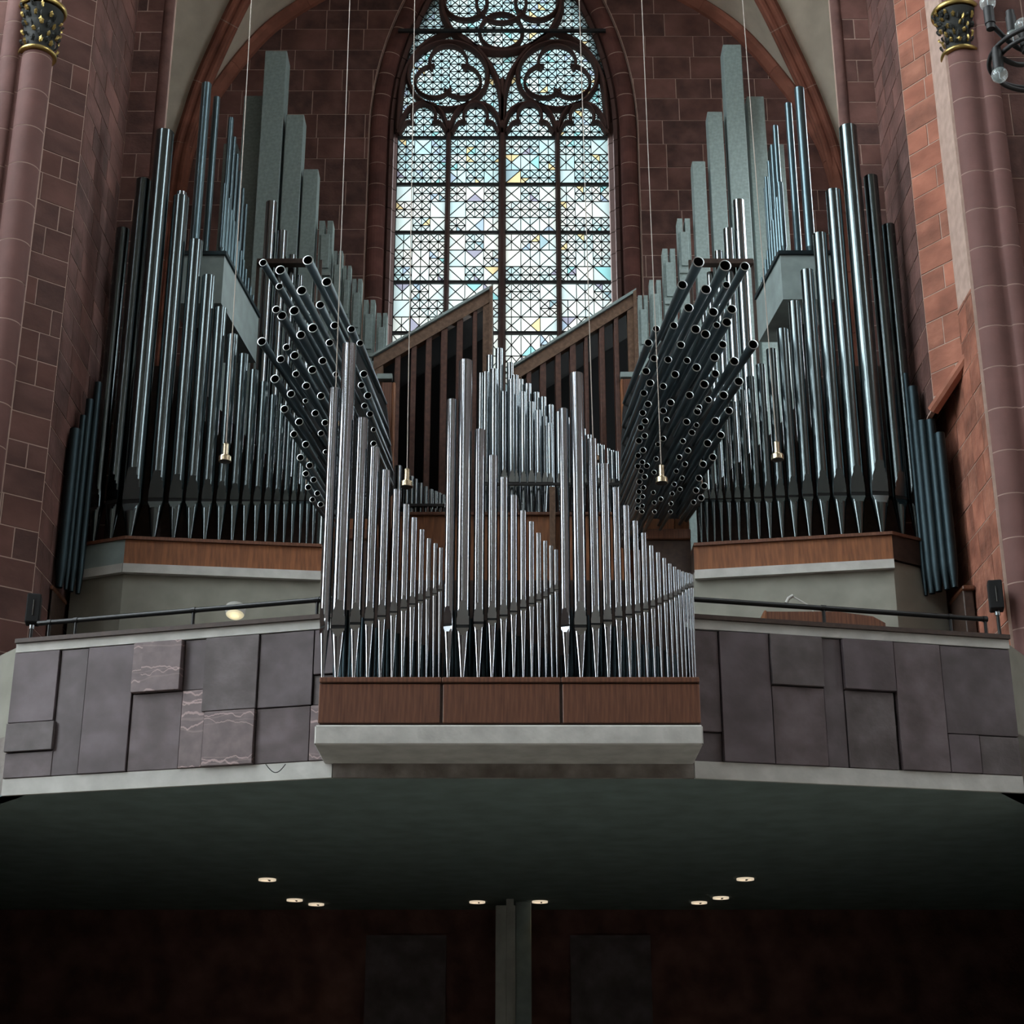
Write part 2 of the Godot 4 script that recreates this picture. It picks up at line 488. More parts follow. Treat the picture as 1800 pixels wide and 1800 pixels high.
const LW := -4.87
const RW := 4.62
func build_side_walls() -> void:
	# left: oblique face, then a face along the gallery, then a return that carries the vault
	var w := setting("wall_left")
	var a := Vector2(-5.36, 15.29)
	var b := Vector2(LW, 15.7)
	upright(w, "mortar", a, b, SOFFIT + 0.05, 30, -0.5, M.mortar)
	upright(w, "mortar", b, Vector2(LW, 17.42), SOFFIT + 0.05, 30, -0.5, M.mortar)
	upright(w, "mortar", Vector2(-5.9, 17.42), Vector2(-4.45, 17.42), FLOOR_UP, 30, -0.35, M.mortar)
	var e := (b - a).normalized()
	stone_wall(w, "stone_block", Vector3(a.x, 4, -a.y), Vector3(e.x, 0, -e.y), Vector3(e.y, 0, e.x), a.distance_to(b), 4.4, 14.4, 0.31, 0.5, M.stone, 11)
	stone_wall(w, "stone_block", Vector3(LW, 4, -15.7), Vector3.FORWARD, Vector3.RIGHT, 1.72, 4.4, 15.4, 0.31, 0.62, M.stone, 12)
	stone_wall(w, "stone_block", Vector3(LW, 4, -17.42), Vector3.RIGHT, Vector3.BACK, 0.36, 7.4, 16.2, 0.31, 0.34, M.stone, 13)
	var edge := MB.new()   # rounded inner edge of the return
	edge.lathe([Vector2(0.075, 7.4), Vector2(0.075, 30)], 16, Transform3D(Basis(), Vector3(-4.47, 0, -17.47)))
	part("edge_roll", edge, M.stone[3], w)
	# right: the oblique panel ends below in a slanting ledge; under it the wall steps back
	var v := setting("wall_right")
	var c := Vector2(RW, 16.2)
	var d := Vector2(5.04, 15.62)
	var un := Vector3(-(c - d).normalized().y, 0, -(c - d).normalized().x)
	if un.z < 0:
		un = -un
	var ux := Vector3(d.x - c.x, 0, -(d.y - c.y)).normalized()
	var len_ := c.distance_to(d)
	var yl := at_d(1650, 712, 16.2).y
	var yr := at_d(1722, 588, 15.62).y
	var keep := PackedVector2Array([Vector2(0, yl), Vector2(len_, yr), Vector2(len_, 30), Vector2(0, 30)])
	var back := MB.new()
	back.prism(keep, Vector3(c.x, 0, -c.y), ux, Vector3.UP, un, -0.05, -0.001)  # thin leaf with a hollow behind, shaped so the gap below goes black
	part("mortar", back, M.mortar, v)
	stone_wall(v, "stone_block", Vector3(c.x, 4, -c.y), ux, un, len_, 8.7, 14.6, 0.305, 0.46, M.pier, 21, keep)
	var led := MB.new()
	led.ribbon([Vector2(-0.04, yl - 0.05), Vector2(len_, yr)], [Vector2(-0.05, -0.06), Vector2(0.035, -0.06), Vector2(0.035, 0.035), Vector2(-0.02, 0.045), Vector2(-0.05, 0.02)], Vector3(c.x, 0, -c.y), ux, Vector3.UP, un)
	part("slanting_ledge", led, M.pier[1], v)
	upright(v, "mortar", Vector2(RW, 17.42), c, yl - 0.02, 30, -0.05, M.mortar)  # thin as well, to keep that hollow open and dark
	stone_wall(v, "stone_block", Vector3(RW, 4, -17.42), Vector3.BACK, Vector3.LEFT, 1.22, yl, 15.4, 0.31, 0.55, M.stone, 22)
	upright(v, "mortar", Vector2(4.88, 17.5), Vector2(4.88, 15.3), SOFFIT + 0.05, 30, -0.4, M.mortar)
	stone_wall(v, "stone_block", Vector3(4.88, 4, -17.5), Vector3.BACK, Vector3.LEFT, 2.2, 4.4, 9.9, 0.37, 0.36, M.pier, 23)
	upright(v, "mortar", Vector2(4.2, 17.42), Vector2(5.9, 17.42), FLOOR_UP, 30, -0.35, M.mortar)
	stone_wall(v, "stone_block", Vector3(4.25, 4, -17.42), Vector3.RIGHT, Vector3.BACK, 0.37, 7.4, 16.2, 0.31, 0.34, M.stone, 24)
	var edge2 := MB.new()
	edge2.lathe([Vector2(0.075, 7.4), Vector2(0.075, 30)], 16, Transform3D(Basis(), Vector3(4.22, 0, -17.47)))
	part("edge_roll", edge2, M.stone[3], v)
	# arris strip between panel and shaft, coloured paler for the light it catches
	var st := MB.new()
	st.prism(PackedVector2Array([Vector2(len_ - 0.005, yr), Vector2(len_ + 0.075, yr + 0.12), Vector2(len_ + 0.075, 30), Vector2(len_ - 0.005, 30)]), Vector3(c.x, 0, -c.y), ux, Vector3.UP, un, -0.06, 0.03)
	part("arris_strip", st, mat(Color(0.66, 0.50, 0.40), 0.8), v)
	# hall side walls behind the returns
	# with a tall window on the right, which lights the hall from the side
	upright(w, "hall_wall", Vector2(-5.75, 17.4), Vector2(-5.75, 23.7), FLOOR_UP, 30, -0.4, M.nave)
	for h in [[v, 5.55, 5.95, 18.4, 21.2, 8.5, 16.0]]:
		slab(h[0], "hall_wall", Vector3(h[1], FLOOR_UP, -17.4), Vector3(h[2], 30, -h[3]), M.nave)
		slab(h[0], "hall_wall", Vector3(h[1], FLOOR_UP, -h[4]), Vector3(h[2], 30, -23.7), M.nave)
		slab(h[0], "hall_wall", Vector3(h[1], FLOOR_UP, -h[3]), Vector3(h[2], h[5], -h[4]), M.nave)
		slab(h[0], "hall_wall", Vector3(h[1], h[6], -h[3]), Vector3(h[2], 30, -h[4]), M.nave)
		var bars := MB.new()
		for k in 3:
			bars.box(Vector3((h[1] + h[2]) / 2, (h[5] + h[6]) / 2, -lerpf(h[3], h[4], (k + 1) / 4.0)), Vector3(0.12, h[6] - h[5], 0.1))
		part("window_bars", bars, M.tracery, h[0])

# plan outline of the compound shafts, swept up drum by drum
func drum_stack(parent: Node3D, outline: Array, y0: float, y1: float, step: float, skip := Vector2.ZERO) -> void:
	var y := y0
	while y < y1:
		var z := y + step
		for span in [[y + 0.006, z - 0.006]]:
			var mb := MB.new()
			for k in outline.size() - 1:
				var p: Array = outline[k]
				var q: Array = outline[k + 1]
				var a := Vector3(p[0], span[0], -p[1])
				var b := Vector3(q[0], span[0], -q[1])
				var na := Vector3(p[2], 0, -p[3])
				var nb := Vector3(q[2], 0, -q[3])
				var u: Vector3 = Vector3.UP * (span[1] - span[0])
				mb.squad(a, b, b + u, a + u, na, nb, nb, na)
			part("column_drum", mb, M.shaft, parent)
		y = z
	# the joints, a little behind the drums' faces
	var mj := MB.new()
	for k in outline.size() - 1:
		var p: Array = outline[k]
		var q: Array = outline[k + 1]
		var np := Vector3(p[2], 0, -p[3])
		var nq := Vector3(q[2], 0, -q[3])
		var a := Vector3(p[0], y0, -p[1]) - np * 0.004
		var b := Vector3(q[0], y0, -q[1]) - nq * 0.004
		var u := Vector3.UP * (y1 - y0)
		mj.squad(a, b, b + u, a + u, np, nq, nq, np)
	part("joint_mortar", mj, M.mortar, parent)
func arc_outline(list: Array, c: Vector2, r: float, a0: float, a1: float, seg := 14, hollow := false) -> void:
	# angles in degrees, 0 pointing at the nave (towards the camera), 90 to the right
	for k in seg + 1:
		var a := deg_to_rad(lerpf(a0, a1, float(k) / seg))
		var d := Vector2(sin(a), -cos(a))
		var nd := -d if hollow else d
		list.append([c.x + d.x * r, c.y + d.y * r, nd.x, nd.y])

func build_columns() -> void:
	var l := setting("trim_1", "compound red sandstone shaft at the oblique wall")
	var o := []
	arc_outline(o, Vector2(-5.60, 15.22), 0.13, -85, 55, 12)
	arc_outline(o, Vector2(-5.445, 15.06), 0.05, 230, 150, 5, true)
	arc_outline(o, Vector2(-5.31, 15.19), 0.165, -60, 140, 20)
	drum_stack(l, o, 0.0, 14.8, 0.47)
	var r := setting("trim_2", "compound purple brown sandstone shaft beside the arris strip")
	var p := []
	arc_outline(p, Vector2(5.07, 15.36), 0.17, -120, 25, 18)
	arc_outline(p, Vector2(5.215, 15.14), 0.07, 210, 165, 4, true)
	arc_outline(p, Vector2(5.32, 15.30), 0.14, -35, 60, 10)
	p.append([5.47, 15.42, 0.8, -0.6])
	drum_stack(r, p, 0.0, 14.8, 0.47)
	capital(Vector3(-5.31, 0, -15.19), 12.73, 13.42, 0.172, -60, 140, "dark green and gold leaf capital on the shaft of the oblique dark wall")
	capital(Vector3(5.07, 0, -15.36), 12.85, 13.5, 0.178, -95, 40, "dark bronze and gold leaf capital on the shaft beside the black chandelier")

func capital(at: Vector3, y0: float, y1: float, r: float, a0: float, a1: float, label: String) -> void:
	var t := thing("column_capital", label, "capital", at + Vector3.UP * y0)
	var h := y1 - y0
	var mb := MB.new()
	mb.lathe([Vector2(r * 1.0, 0.05), Vector2(r * 1.02, h * 0.35), Vector2(r * 1.12, h * 0.6), Vector2(r * 1.36, h * 0.86)], 28)
	part("bell", mb, M.bronze, t)
	for k in 2:
		var ring := MB.new()
		var yy := 0.03 if k == 0 else h * 0.93
		var rr := r * (1.1 if k == 0 else 1.42)
		var pr := []
		for j in 9:
			var a := -PI / 2 + PI * j / 8.0
			pr.append(Vector2(rr + cos(a) * 0.022, yy + sin(a) * (0.024 if k == 0 else 0.032)))
		pr.push_front(Vector2(r * 0.9, pr[0].y))
		pr.append(Vector2(r * 0.9, pr[pr.size() - 1].y))
		ring.lathe(pr, 32)
		part("necking_ring" if k == 0 else "abacus", ring, M.gold if k == 0 else M.gold, t)
	var gr := RandomNumberGenerator.new()
	gr.seed = int(absf(at.x) * 100)
	for k in 40:
		var a := deg_to_rad(lerpf(a0, a1, (k % 9 + 0.5 + gr.randf_range(-0.3, 0.3)) / 9.0))
		var v := 0.2 + 0.155 * (k / 9) + gr.randf_range(-0.04, 0.04)
		var rr := r * (1.03 + 0.30 * pow(maxf(0, v - 0.3) / 0.56, 1.6))
		var d := Vector3(sin(a), 0, cos(a))
		var leaf := MB.new()
		var u := Vector3.UP.cross(d).normalized()
		var w := gr.randf_range(0.018, 0.036)
		var len_ := gr.randf_range(0.045, 0.09)
		var tip := gr.randf_range(-0.5, 0.5)
		var c0 := d * rr + Vector3.UP * (v * h)
		var pts := []
		for j in 7:
			var t2 := j / 6.0
			var wd := w * sin(PI * (0.12 + 0.88 * t2)) * (1.0 if j % 2 else 0.7)
			var mid := c0 + Vector3.UP * (len_ * (t2 - 0.5)) + u * (tip * len_ * t2 * 0.5) + d * (0.02 + 0.03 * sin(t2 * 2.6))
			pts.append([mid - u * wd - d * 0.02, mid, mid + u * wd - d * 0.02])
		for j in 6:
			for q in 2:
				leaf.quad(pts[j][q], pts[j][q + 1], pts[j + 1][q + 1], pts[j + 1][q], d)
		part("gilded_leaf" if k % 2 else "dark_leaf", leaf, M.gold if k % 2 else M.bronze, t)

# ---------------------------------------------------------------- the west wall and its window
var win_c := -0.14
const SPRING := 17.0
const GZ := 23.16          # distance of the glazing
func wp(px: float, py: float) -> Vector2:
	var p := at_d(px, py, GZ - 0.1)
	return Vector2(p.x, p.y)
func arch_half(off: float, y0: float) -> Array:
	# right half of the window arch (x measured from its axis), widened by off
	var half := 1.735
	var rad := 6.6
	var pts := []
	pts.append(Vector2(half + off, y0))
	var k := 0
	var y := y0
	while y < SPRING - 0.2:
		y += 0.2
		pts.append(Vector2(half + off, minf(y, SPRING)))
	if pts[pts.size() - 1].y < SPRING:
		pts.append(Vector2(half + off, SPRING))
	var cx := half - rad
	var end := acos(-cx / (rad + off))
	for j in range(1, 33):
		var a := end * j / 32.0
		pts.append(Vector2(cx + (rad + off) * cos(a), SPRING + (rad + off) * sin(a)))
	return pts
func arch_poly(off: float, y0: float) -> PackedVector2Array:
	var out := PackedVector2Array()
	var h := arch_half(off, y0)
	for p in h:
		out.append(Vector2(win_c + p.x, p.y))
	for k in range(h.size() - 2, -1, -1):
		out.append(Vector2(win_c - h[k].x, h[k].y))
	return out
func build_back_wall() -> void:
	var w := setting("wall_back")
	var sill := 9.0
	var hole := arch_poly(0.5, sill)
	for side in [-1.0, 1.0]:
		var rect := PackedVector2Array([Vector2(win_c, 0), Vector2(win_c + side * 6.0, 0), Vector2(win_c + side * 6.0, 30), Vector2(win_c, 30)])
		for q in Geometry2D.clip_polygons(rect, hole):
			var mb := MB.new()
			mb.prism(q, Vector3(0, 0, -BACK), Vector3.RIGHT, Vector3.UP, Vector3.BACK, -0.7, -0.002)
			part("mortar", mb, M.mortar, w)
		var ox: float = win_c + (-5.6 if side < 0 else 0.0)
		var cutp := PackedVector2Array()
		for p in arch_poly(0.512, sill - 1):
			cutp.append(p - Vector2(ox, 0))
		stone_wall(w, "stone_block", Vector3(ox, 0, -BACK), Vector3.RIGHT, Vector3.BACK, 5.6, 11.2, 20.0, 0.425, 0.66, M.stone, 31 + int(side), PackedVector2Array(), [cutp])
	# moulded jamb and arch in two orders of stones
	var roll := [Vector2(0.20, -0.16)]
	for k in 11:
		var a := PI * k / 10.0
		roll.append(Vector2(0.345 - 0.145 * cos(a), -0.08 + 0.10 * sin(a)))
	roll.append(Vector2(0.50, -0.02))
	roll.append(Vector2(0.50, -0.3))
	roll.append(Vector2(0.20, -0.3))
	var splay := [Vector2(0.0, -0.30), Vector2(0.02, -0.22), Vector2(0.09, -0.17), Vector2(0.10, -0.11), Vector2(0.16, -0.075), Vector2(0.205, -0.13), Vector2(0.21, -0.3)]
	for side in [-1.0, 1.0]:
		var path := resample(arch_half(0.0, 9.0), 0.1)
		for order in 2:
			var src: Array = roll if order == 0 else splay
			var prof := []
			for q in src:
				prof.append(Vector2(-q.x, q.y))   # to the right of an upward path
			var step := 0.42
			var s0 := 2.4
			var per := 0.1
			while s0 < path.size() * per - 0.5 and s0 < 11.6:
				var i0 := int(round(s0 / per))
				var i1 := int(round((s0 + step) / per))
				var seg := []
				for i in range(i0, mini(i1, path.size() - 1) + 1):
					seg.append(path[i])
				if seg.size() > 2:
					# joint of 14 mm
					seg[0] = seg[0].lerp(seg[1], 0.07)
					seg[seg.size() - 1] = seg[seg.size() - 1].lerp(seg[seg.size() - 2], 0.07)
					var mb := MB.new()
					mb.ribbon(seg, prof, Vector3(win_c, 0, -BACK), Vector3.RIGHT * side, Vector3.UP, Vector3.BACK)
					part("arch_stone", mb, M.jamb if order == 0 else M.tracery, w)
				s0 += step
		var shrunk := []
		for q in roll:
			shrunk.append(Vector2(-(0.345 + (q.x - 0.345) * 0.97), q.y - 0.004))
		var mj := MB.new()
		mj.ribbon(path, shrunk, Vector3(win_c, 0, -BACK), Vector3.RIGHT * side, Vector3.UP, Vector3.BACK)
		part("joint_mortar", mj, M.mortar, w)
func resample(p: Array, step: float) -> Array:
	var out := [p[0]]
	var left := step
	for k in p.size() - 1:
		var a: Vector2 = p[k]
		var b: Vector2 = p[k + 1]
		var l := a.distance_to(b)
		var at := left
		while at <= l:
			out.append(a.lerp(b, at / l))
			at += step
		left = at - l
	return out
func ellipse(c: Vector2, rx: float, ry: float, n := 40, a0 := 0.0, a1 := TAU) -> Array:
	var out := []
	for k in (n if a1 - a0 > TAU - 0.01 else n + 1):
		var a := a0 + (a1 - a0) * k / n
		out.append(c + Vector2(cos(a) * rx, sin(a) * ry))
	return out
func tp(x: float, y: float) -> Vector2:      # a pixel of the enlarged window view
	return wp(640.0 + x / 3.75, y / 3.75)
func bezier(pts: Array, n := 8) -> Array:    # smooth curve through points (Catmull-Rom)
	var out := []
	for k in pts.size() - 1:
		var p0: Vector2 = pts[maxi(k - 1, 0)]
		var p1: Vector2 = pts[k]
		var p2: Vector2 = pts[k + 1]
		var p3: Vector2 = pts[mini(k + 2, pts.size() - 1)]
		for j in n:
			var t := float(j) / n
			out.append(0.5 * (2 * p1 + (p2 - p0) * t + (2 * p0 - 5 * p1 + 4 * p2 - p3) * t * t + (3 * p1 - p0 - 3 * p2 + p3) * t * t * t))
	out.append(pts[pts.size() - 1])
	return out
func bar_profile(w: float, d: float) -> Array:
	var h := w / 2
	return [Vector2(-h, -d), Vector2(-h, -d * 0.45), Vector2(-h * 0.35, 0), Vector2(h * 0.35, 0), Vector2(h, -d * 0.45), Vector2(h, -d)]
func build_window() -> void:
	var w := setting("window_1", "tall traceried window of pale leaded glass in four lights")
	var o := Vector3(0, 0, -(GZ - 0.14))
	var add := func(called: String, path: Array, wd: float, dp: float, closed := false) -> void:
		var mb := MB.new()
		mb.ribbon(path, bar_profile(wd, dp), o, Vector3.RIGHT, Vector3.UP, Vector3.BACK, closed)
		part(called, mb, M.tracery, w)
	var foot := 9.0
	var xs := [tp(222, 850).x, tp(557, 850).x, tp(911, 850).x, tp(1274, 850).x, tp(1606, 850).x]
	add.call("mullion", [Vector2(xs[1], foot), Vector2(xs[1], tp(0, 800).y)], 0.085, 0.2)
	add.call("mullion", [Vector2(xs[3], foot), Vector2(xs[3], tp(0, 800).y)], 0.085, 0.2)
	add.call("mullion", [Vector2(xs[2], foot), Vector2(xs[2], tp(0, 520).y)], 0.125, 0.24)
	# light heads: two arcs each, with cusped infill
	for k in 4:
		var l: float = xs[k]
		var r: float = xs[k + 1]
		var c := (l + r) / 2
		var ys: float = tp(0, 850).y
		var ya: float = tp(0, 672).y
		add.call("light_head", bezier([Vector2(l, ys - 0.1), Vector2(l + 0.07, ys + 0.22), Vector2(l + 0.20, ys + 0.44), Vector2(c, ya)], 6), 0.08, 0.16)
		add.call("light_head", bezier([Vector2(r, ys - 0.1), Vector2(r - 0.07, ys + 0.22), Vector2(r - 0.20, ys + 0.44), Vector2(c, ya)], 6), 0.08, 0.16)
		var q: Vector2 = Vector2(c, lerpf(ys, ya, 0.5))
		add.call("cusp", ellipse(q, 0.20, 0.245, 26, deg_to_rad(-32), deg_to_rad(212)), 0.055, 0.13)
		for s in [-1.0, 1.0]:
			add.call("cusp", bezier([q + Vector2(s * 0.17, -0.13), Vector2(c + s * 0.29, ys + 0.13), Vector2(c + s * 0.40, ys - 0.08)], 6), 0.055, 0.13)
	# sub-arches over each pair of lights
	for s in [0, 1]:
		var mir := func(x: float) -> float: return x if s == 0 else 1827.0 - x
		var side := []
		for p in [[222, 860], [232, 700], [255, 520], [310, 390], [410, 280], [575, 195]]:
			side.append(tp(mir.call(p[0]), p[1]))
		add.call("sub_arch", bezier(side), 0.11, 0.22)
		var inner := []
		for p in [[575, 195], [700, 275], [800, 380], [870, 500], [905, 640], [911, 800]]:
			inner.append(tp(mir.call(p[0]), p[1]))
		add.call("sub_arch", bezier(inner), 0.11, 0.22)
		var cx: float = mir.call(553)
		var cc := tp(cx, 490)
		var rx: float = absf(tp(cx + 262, 490).x - cc.x)
		add.call("roundel", ellipse(cc, rx, rx * 1.0), 0.075, 0.17, true)
		# trefoil: three lobes meeting in cusps
		var d := rx * 0.40
		var lr := rx * 0.475
		for a in [90.0, 210.0, 330.0]:
			var lc := cc + Vector2(cos(deg_to_rad(a)), sin(deg_to_rad(a))) * d
			add.call("trefoil", ellipse(lc, lr, lr, 30, deg_to_rad(a - 122), deg_to_rad(a + 122)), 0.05, 0.12)
	# great roundel at the top
	var gc := tp(905, 10)
	var gr: float = tp(1295, 10).x - gc.x
	add.call("roundel", ellipse(gc, gr, gr, 56), 0.13, 0.24, true)
	add.call("foil", ellipse(gc, gr * 0.42, gr * 0.42, 36), 0.055, 0.12, true)
	for a in [0.0, 90.0, 180.0, 270.0]:
		var lc := gc + Vector2(cos(deg_to_rad(a)), sin(deg_to_rad(a))) * gr * 0.60
		add.call("foil", ellipse(lc, gr * 0.36, gr * 0.36, 34), 0.06, 0.13, true)
	# iron bars
	var tie := MB.new()
	tie.box(Vector3((tp(228, 235).x + tp(1590, 235).x) / 2, tp(0, 232).y, -(GZ - 0.22)), Vector3(tp(1590, 235).x - tp(228, 235).x, 0.055, 0.05))
	part("tie_bar", tie, M.iron, w)
	var bars := [wp(0, 239).y, wp(0, 321).y, wp(0, 405.5).y, wp(0, 493).y, wp(0, 582.5).y]
	for y in bars:
		for k in 4:
			var sb := MB.new()
			sb.box(Vector3((xs[k] + xs[k + 1]) / 2, y, -(GZ - 0.04)), Vector3(xs[k + 1] - xs[k], 0.05, 0.05))
			part("saddle_bar", sb, M.iron, w)
	glaze(w, xs, bars)

func glaze(w: Node3D, xs: Array, bars: Array) -> void:
	# leaded glass: square fields crossed by diagonals, denser towards the tracery
	var r := RandomNumberGenerator.new()
	r.seed = 5
	var arch := arch_poly(0.06, 9.0)
	var rest := MB.new()
	rest.use_col = true
	var lead := MB.new()
	var n_part := 0
	var tile := 0.0
	var y_top := 20.2
	var y_low: float = wp(0, 700).y
	var list := []
	for k in 4:
		tile = (xs[k + 1] - xs[k]) / 3.0
		for c in 3:
			var y: float = bars[0]
			while y < y_top:
				list.append([xs[k] + c * tile, y, tile, tile, 0.0])
				y += tile
			for b in bars.size():
				var hi: float = bars[b]
				var lo: float = bars[b + 1] if b + 1 < bars.size() else y_low
				for j in 3:
					list.append([xs[k] + c * tile, lo + (hi - lo) * j / 3.0, tile, (hi - lo) / 3.0, float(b + 1)])
	var pale := [Color(0.70, 0.83, 0.845), Color(0.79, 0.87, 0.865), Color(0.85, 0.89, 0.87), Color(0.91, 0.915, 0.88)]
	for t in list:
		var p := Vector2(t[0], t[1])
		var s := Vector2(t[2], t[3])
		var mid := p + s / 2
		if not Geometry2D.is_point_in_polygon(mid, arch) and not Geometry2D.is_point_in_polygon(p, arch) and not Geometry2D.is_point_in_polygon(p + Vector2(s.x, 0), arch):
			continue
		var row: float = t[4]
		var q := r.randf()
		var kind := 0       # eight small pieces
		if row > 0 and q < 0.34 + 0.07 * row:
			kind = 1        # four
			if q < 0.04 + 0.03 * row:
				kind = 2    # two
		var cs := [p, p + Vector2(s.x / 2, 0), p + Vector2(s.x, 0), p + Vector2(s.x, s.y / 2), p + s, p + Vector2(s.x / 2, s.y), p + Vector2(0, s.y), p + Vector2(0, s.y / 2)]
		var tris := []
		var lines := []
		if kind == 0:
			for j in 8:
				tris.append([mid, cs[j], cs[(j + 1) % 8]])
				lines.append([mid, cs[j]])
			for j in [1, 3, 5, 7]:
				lines.append([cs[j], cs[(j + 2) % 8]])
		elif kind == 1:
			for j in [0, 2, 4, 6]:
				tris.append([mid, cs[j], cs[(j + 2) % 8]])
				lines.append([mid, cs[j]])
			if r.randf() < 0.6:
				lines.append([cs[1], cs[5]])
		else:
			var f := r.randi() % 2
			if f == 0:
				tris = [[cs[0], cs[2], cs[4]], [cs[0], cs[4], cs[6]]]
				lines = [[cs[0], cs[4]]]
			else:
				tris = [[cs[0], cs[2], cs[6]], [cs[2], cs[4], cs[6]]]
				lines = [[cs[2], cs[6]]]
		lines.append([cs[0], cs[2]])
		lines.append([cs[0], cs[6]])
		var field: Color = pale[clampi(int(row * 0.6) + (r.randi() % 3) - (0 if row > 1 else 1), 0, 3)]
		for tr in tris:
			var c := field.lerp(pale[r.randi() % 4], 0.35)
			var z := r.randf()
			if z < 0.016:
				c = Color(0.60, 0.82, 0.82)
			elif z < 0.03 and row > 0:
				c = Color(0.62, 0.61, 0.68)
			elif z < 0.04 + 0.006 * row:
				c = Color(0.62, 0.72, 0.75)
			elif z < 0.068:
				c = Color(0.90, 0.82, 0.62)
			elif z < 0.085:
				c = Color(0.68, 0.75, 0.82)
			c = c.srgb_to_linear() * 0.38
			var mb := rest
			var single: bool = kind > 0 and n_part < 290
			if single:
				mb = MB.new()
				mb.use_col = true
				n_part += 1
			mb.col = c
			mb.flat(Vector3(tr[0].x, tr[0].y, -GZ), Vector3(tr[1].x, tr[1].y, -GZ), Vector3(tr[2].x, tr[2].y, -GZ), Vector3.BACK)
			if single:
				part("pane", mb, M.glass, w)
		for l in lines:
			var a: Vector2 = l[0]
			var b: Vector2 = l[1]
			var e := (b - a)
			lead.box(Vector3((a.x + b.x) / 2, (a.y + b.y) / 2, -GZ + 0.006), Vector3(e.length(), 0.0125, 0.014), Basis(Vector3.BACK, e.angle()))
	part("small_panes", rest, M.glass, w).set_meta("kind", "stuff")
	part("lead_came", lead, M.lead, w).set_meta("kind", "stuff")

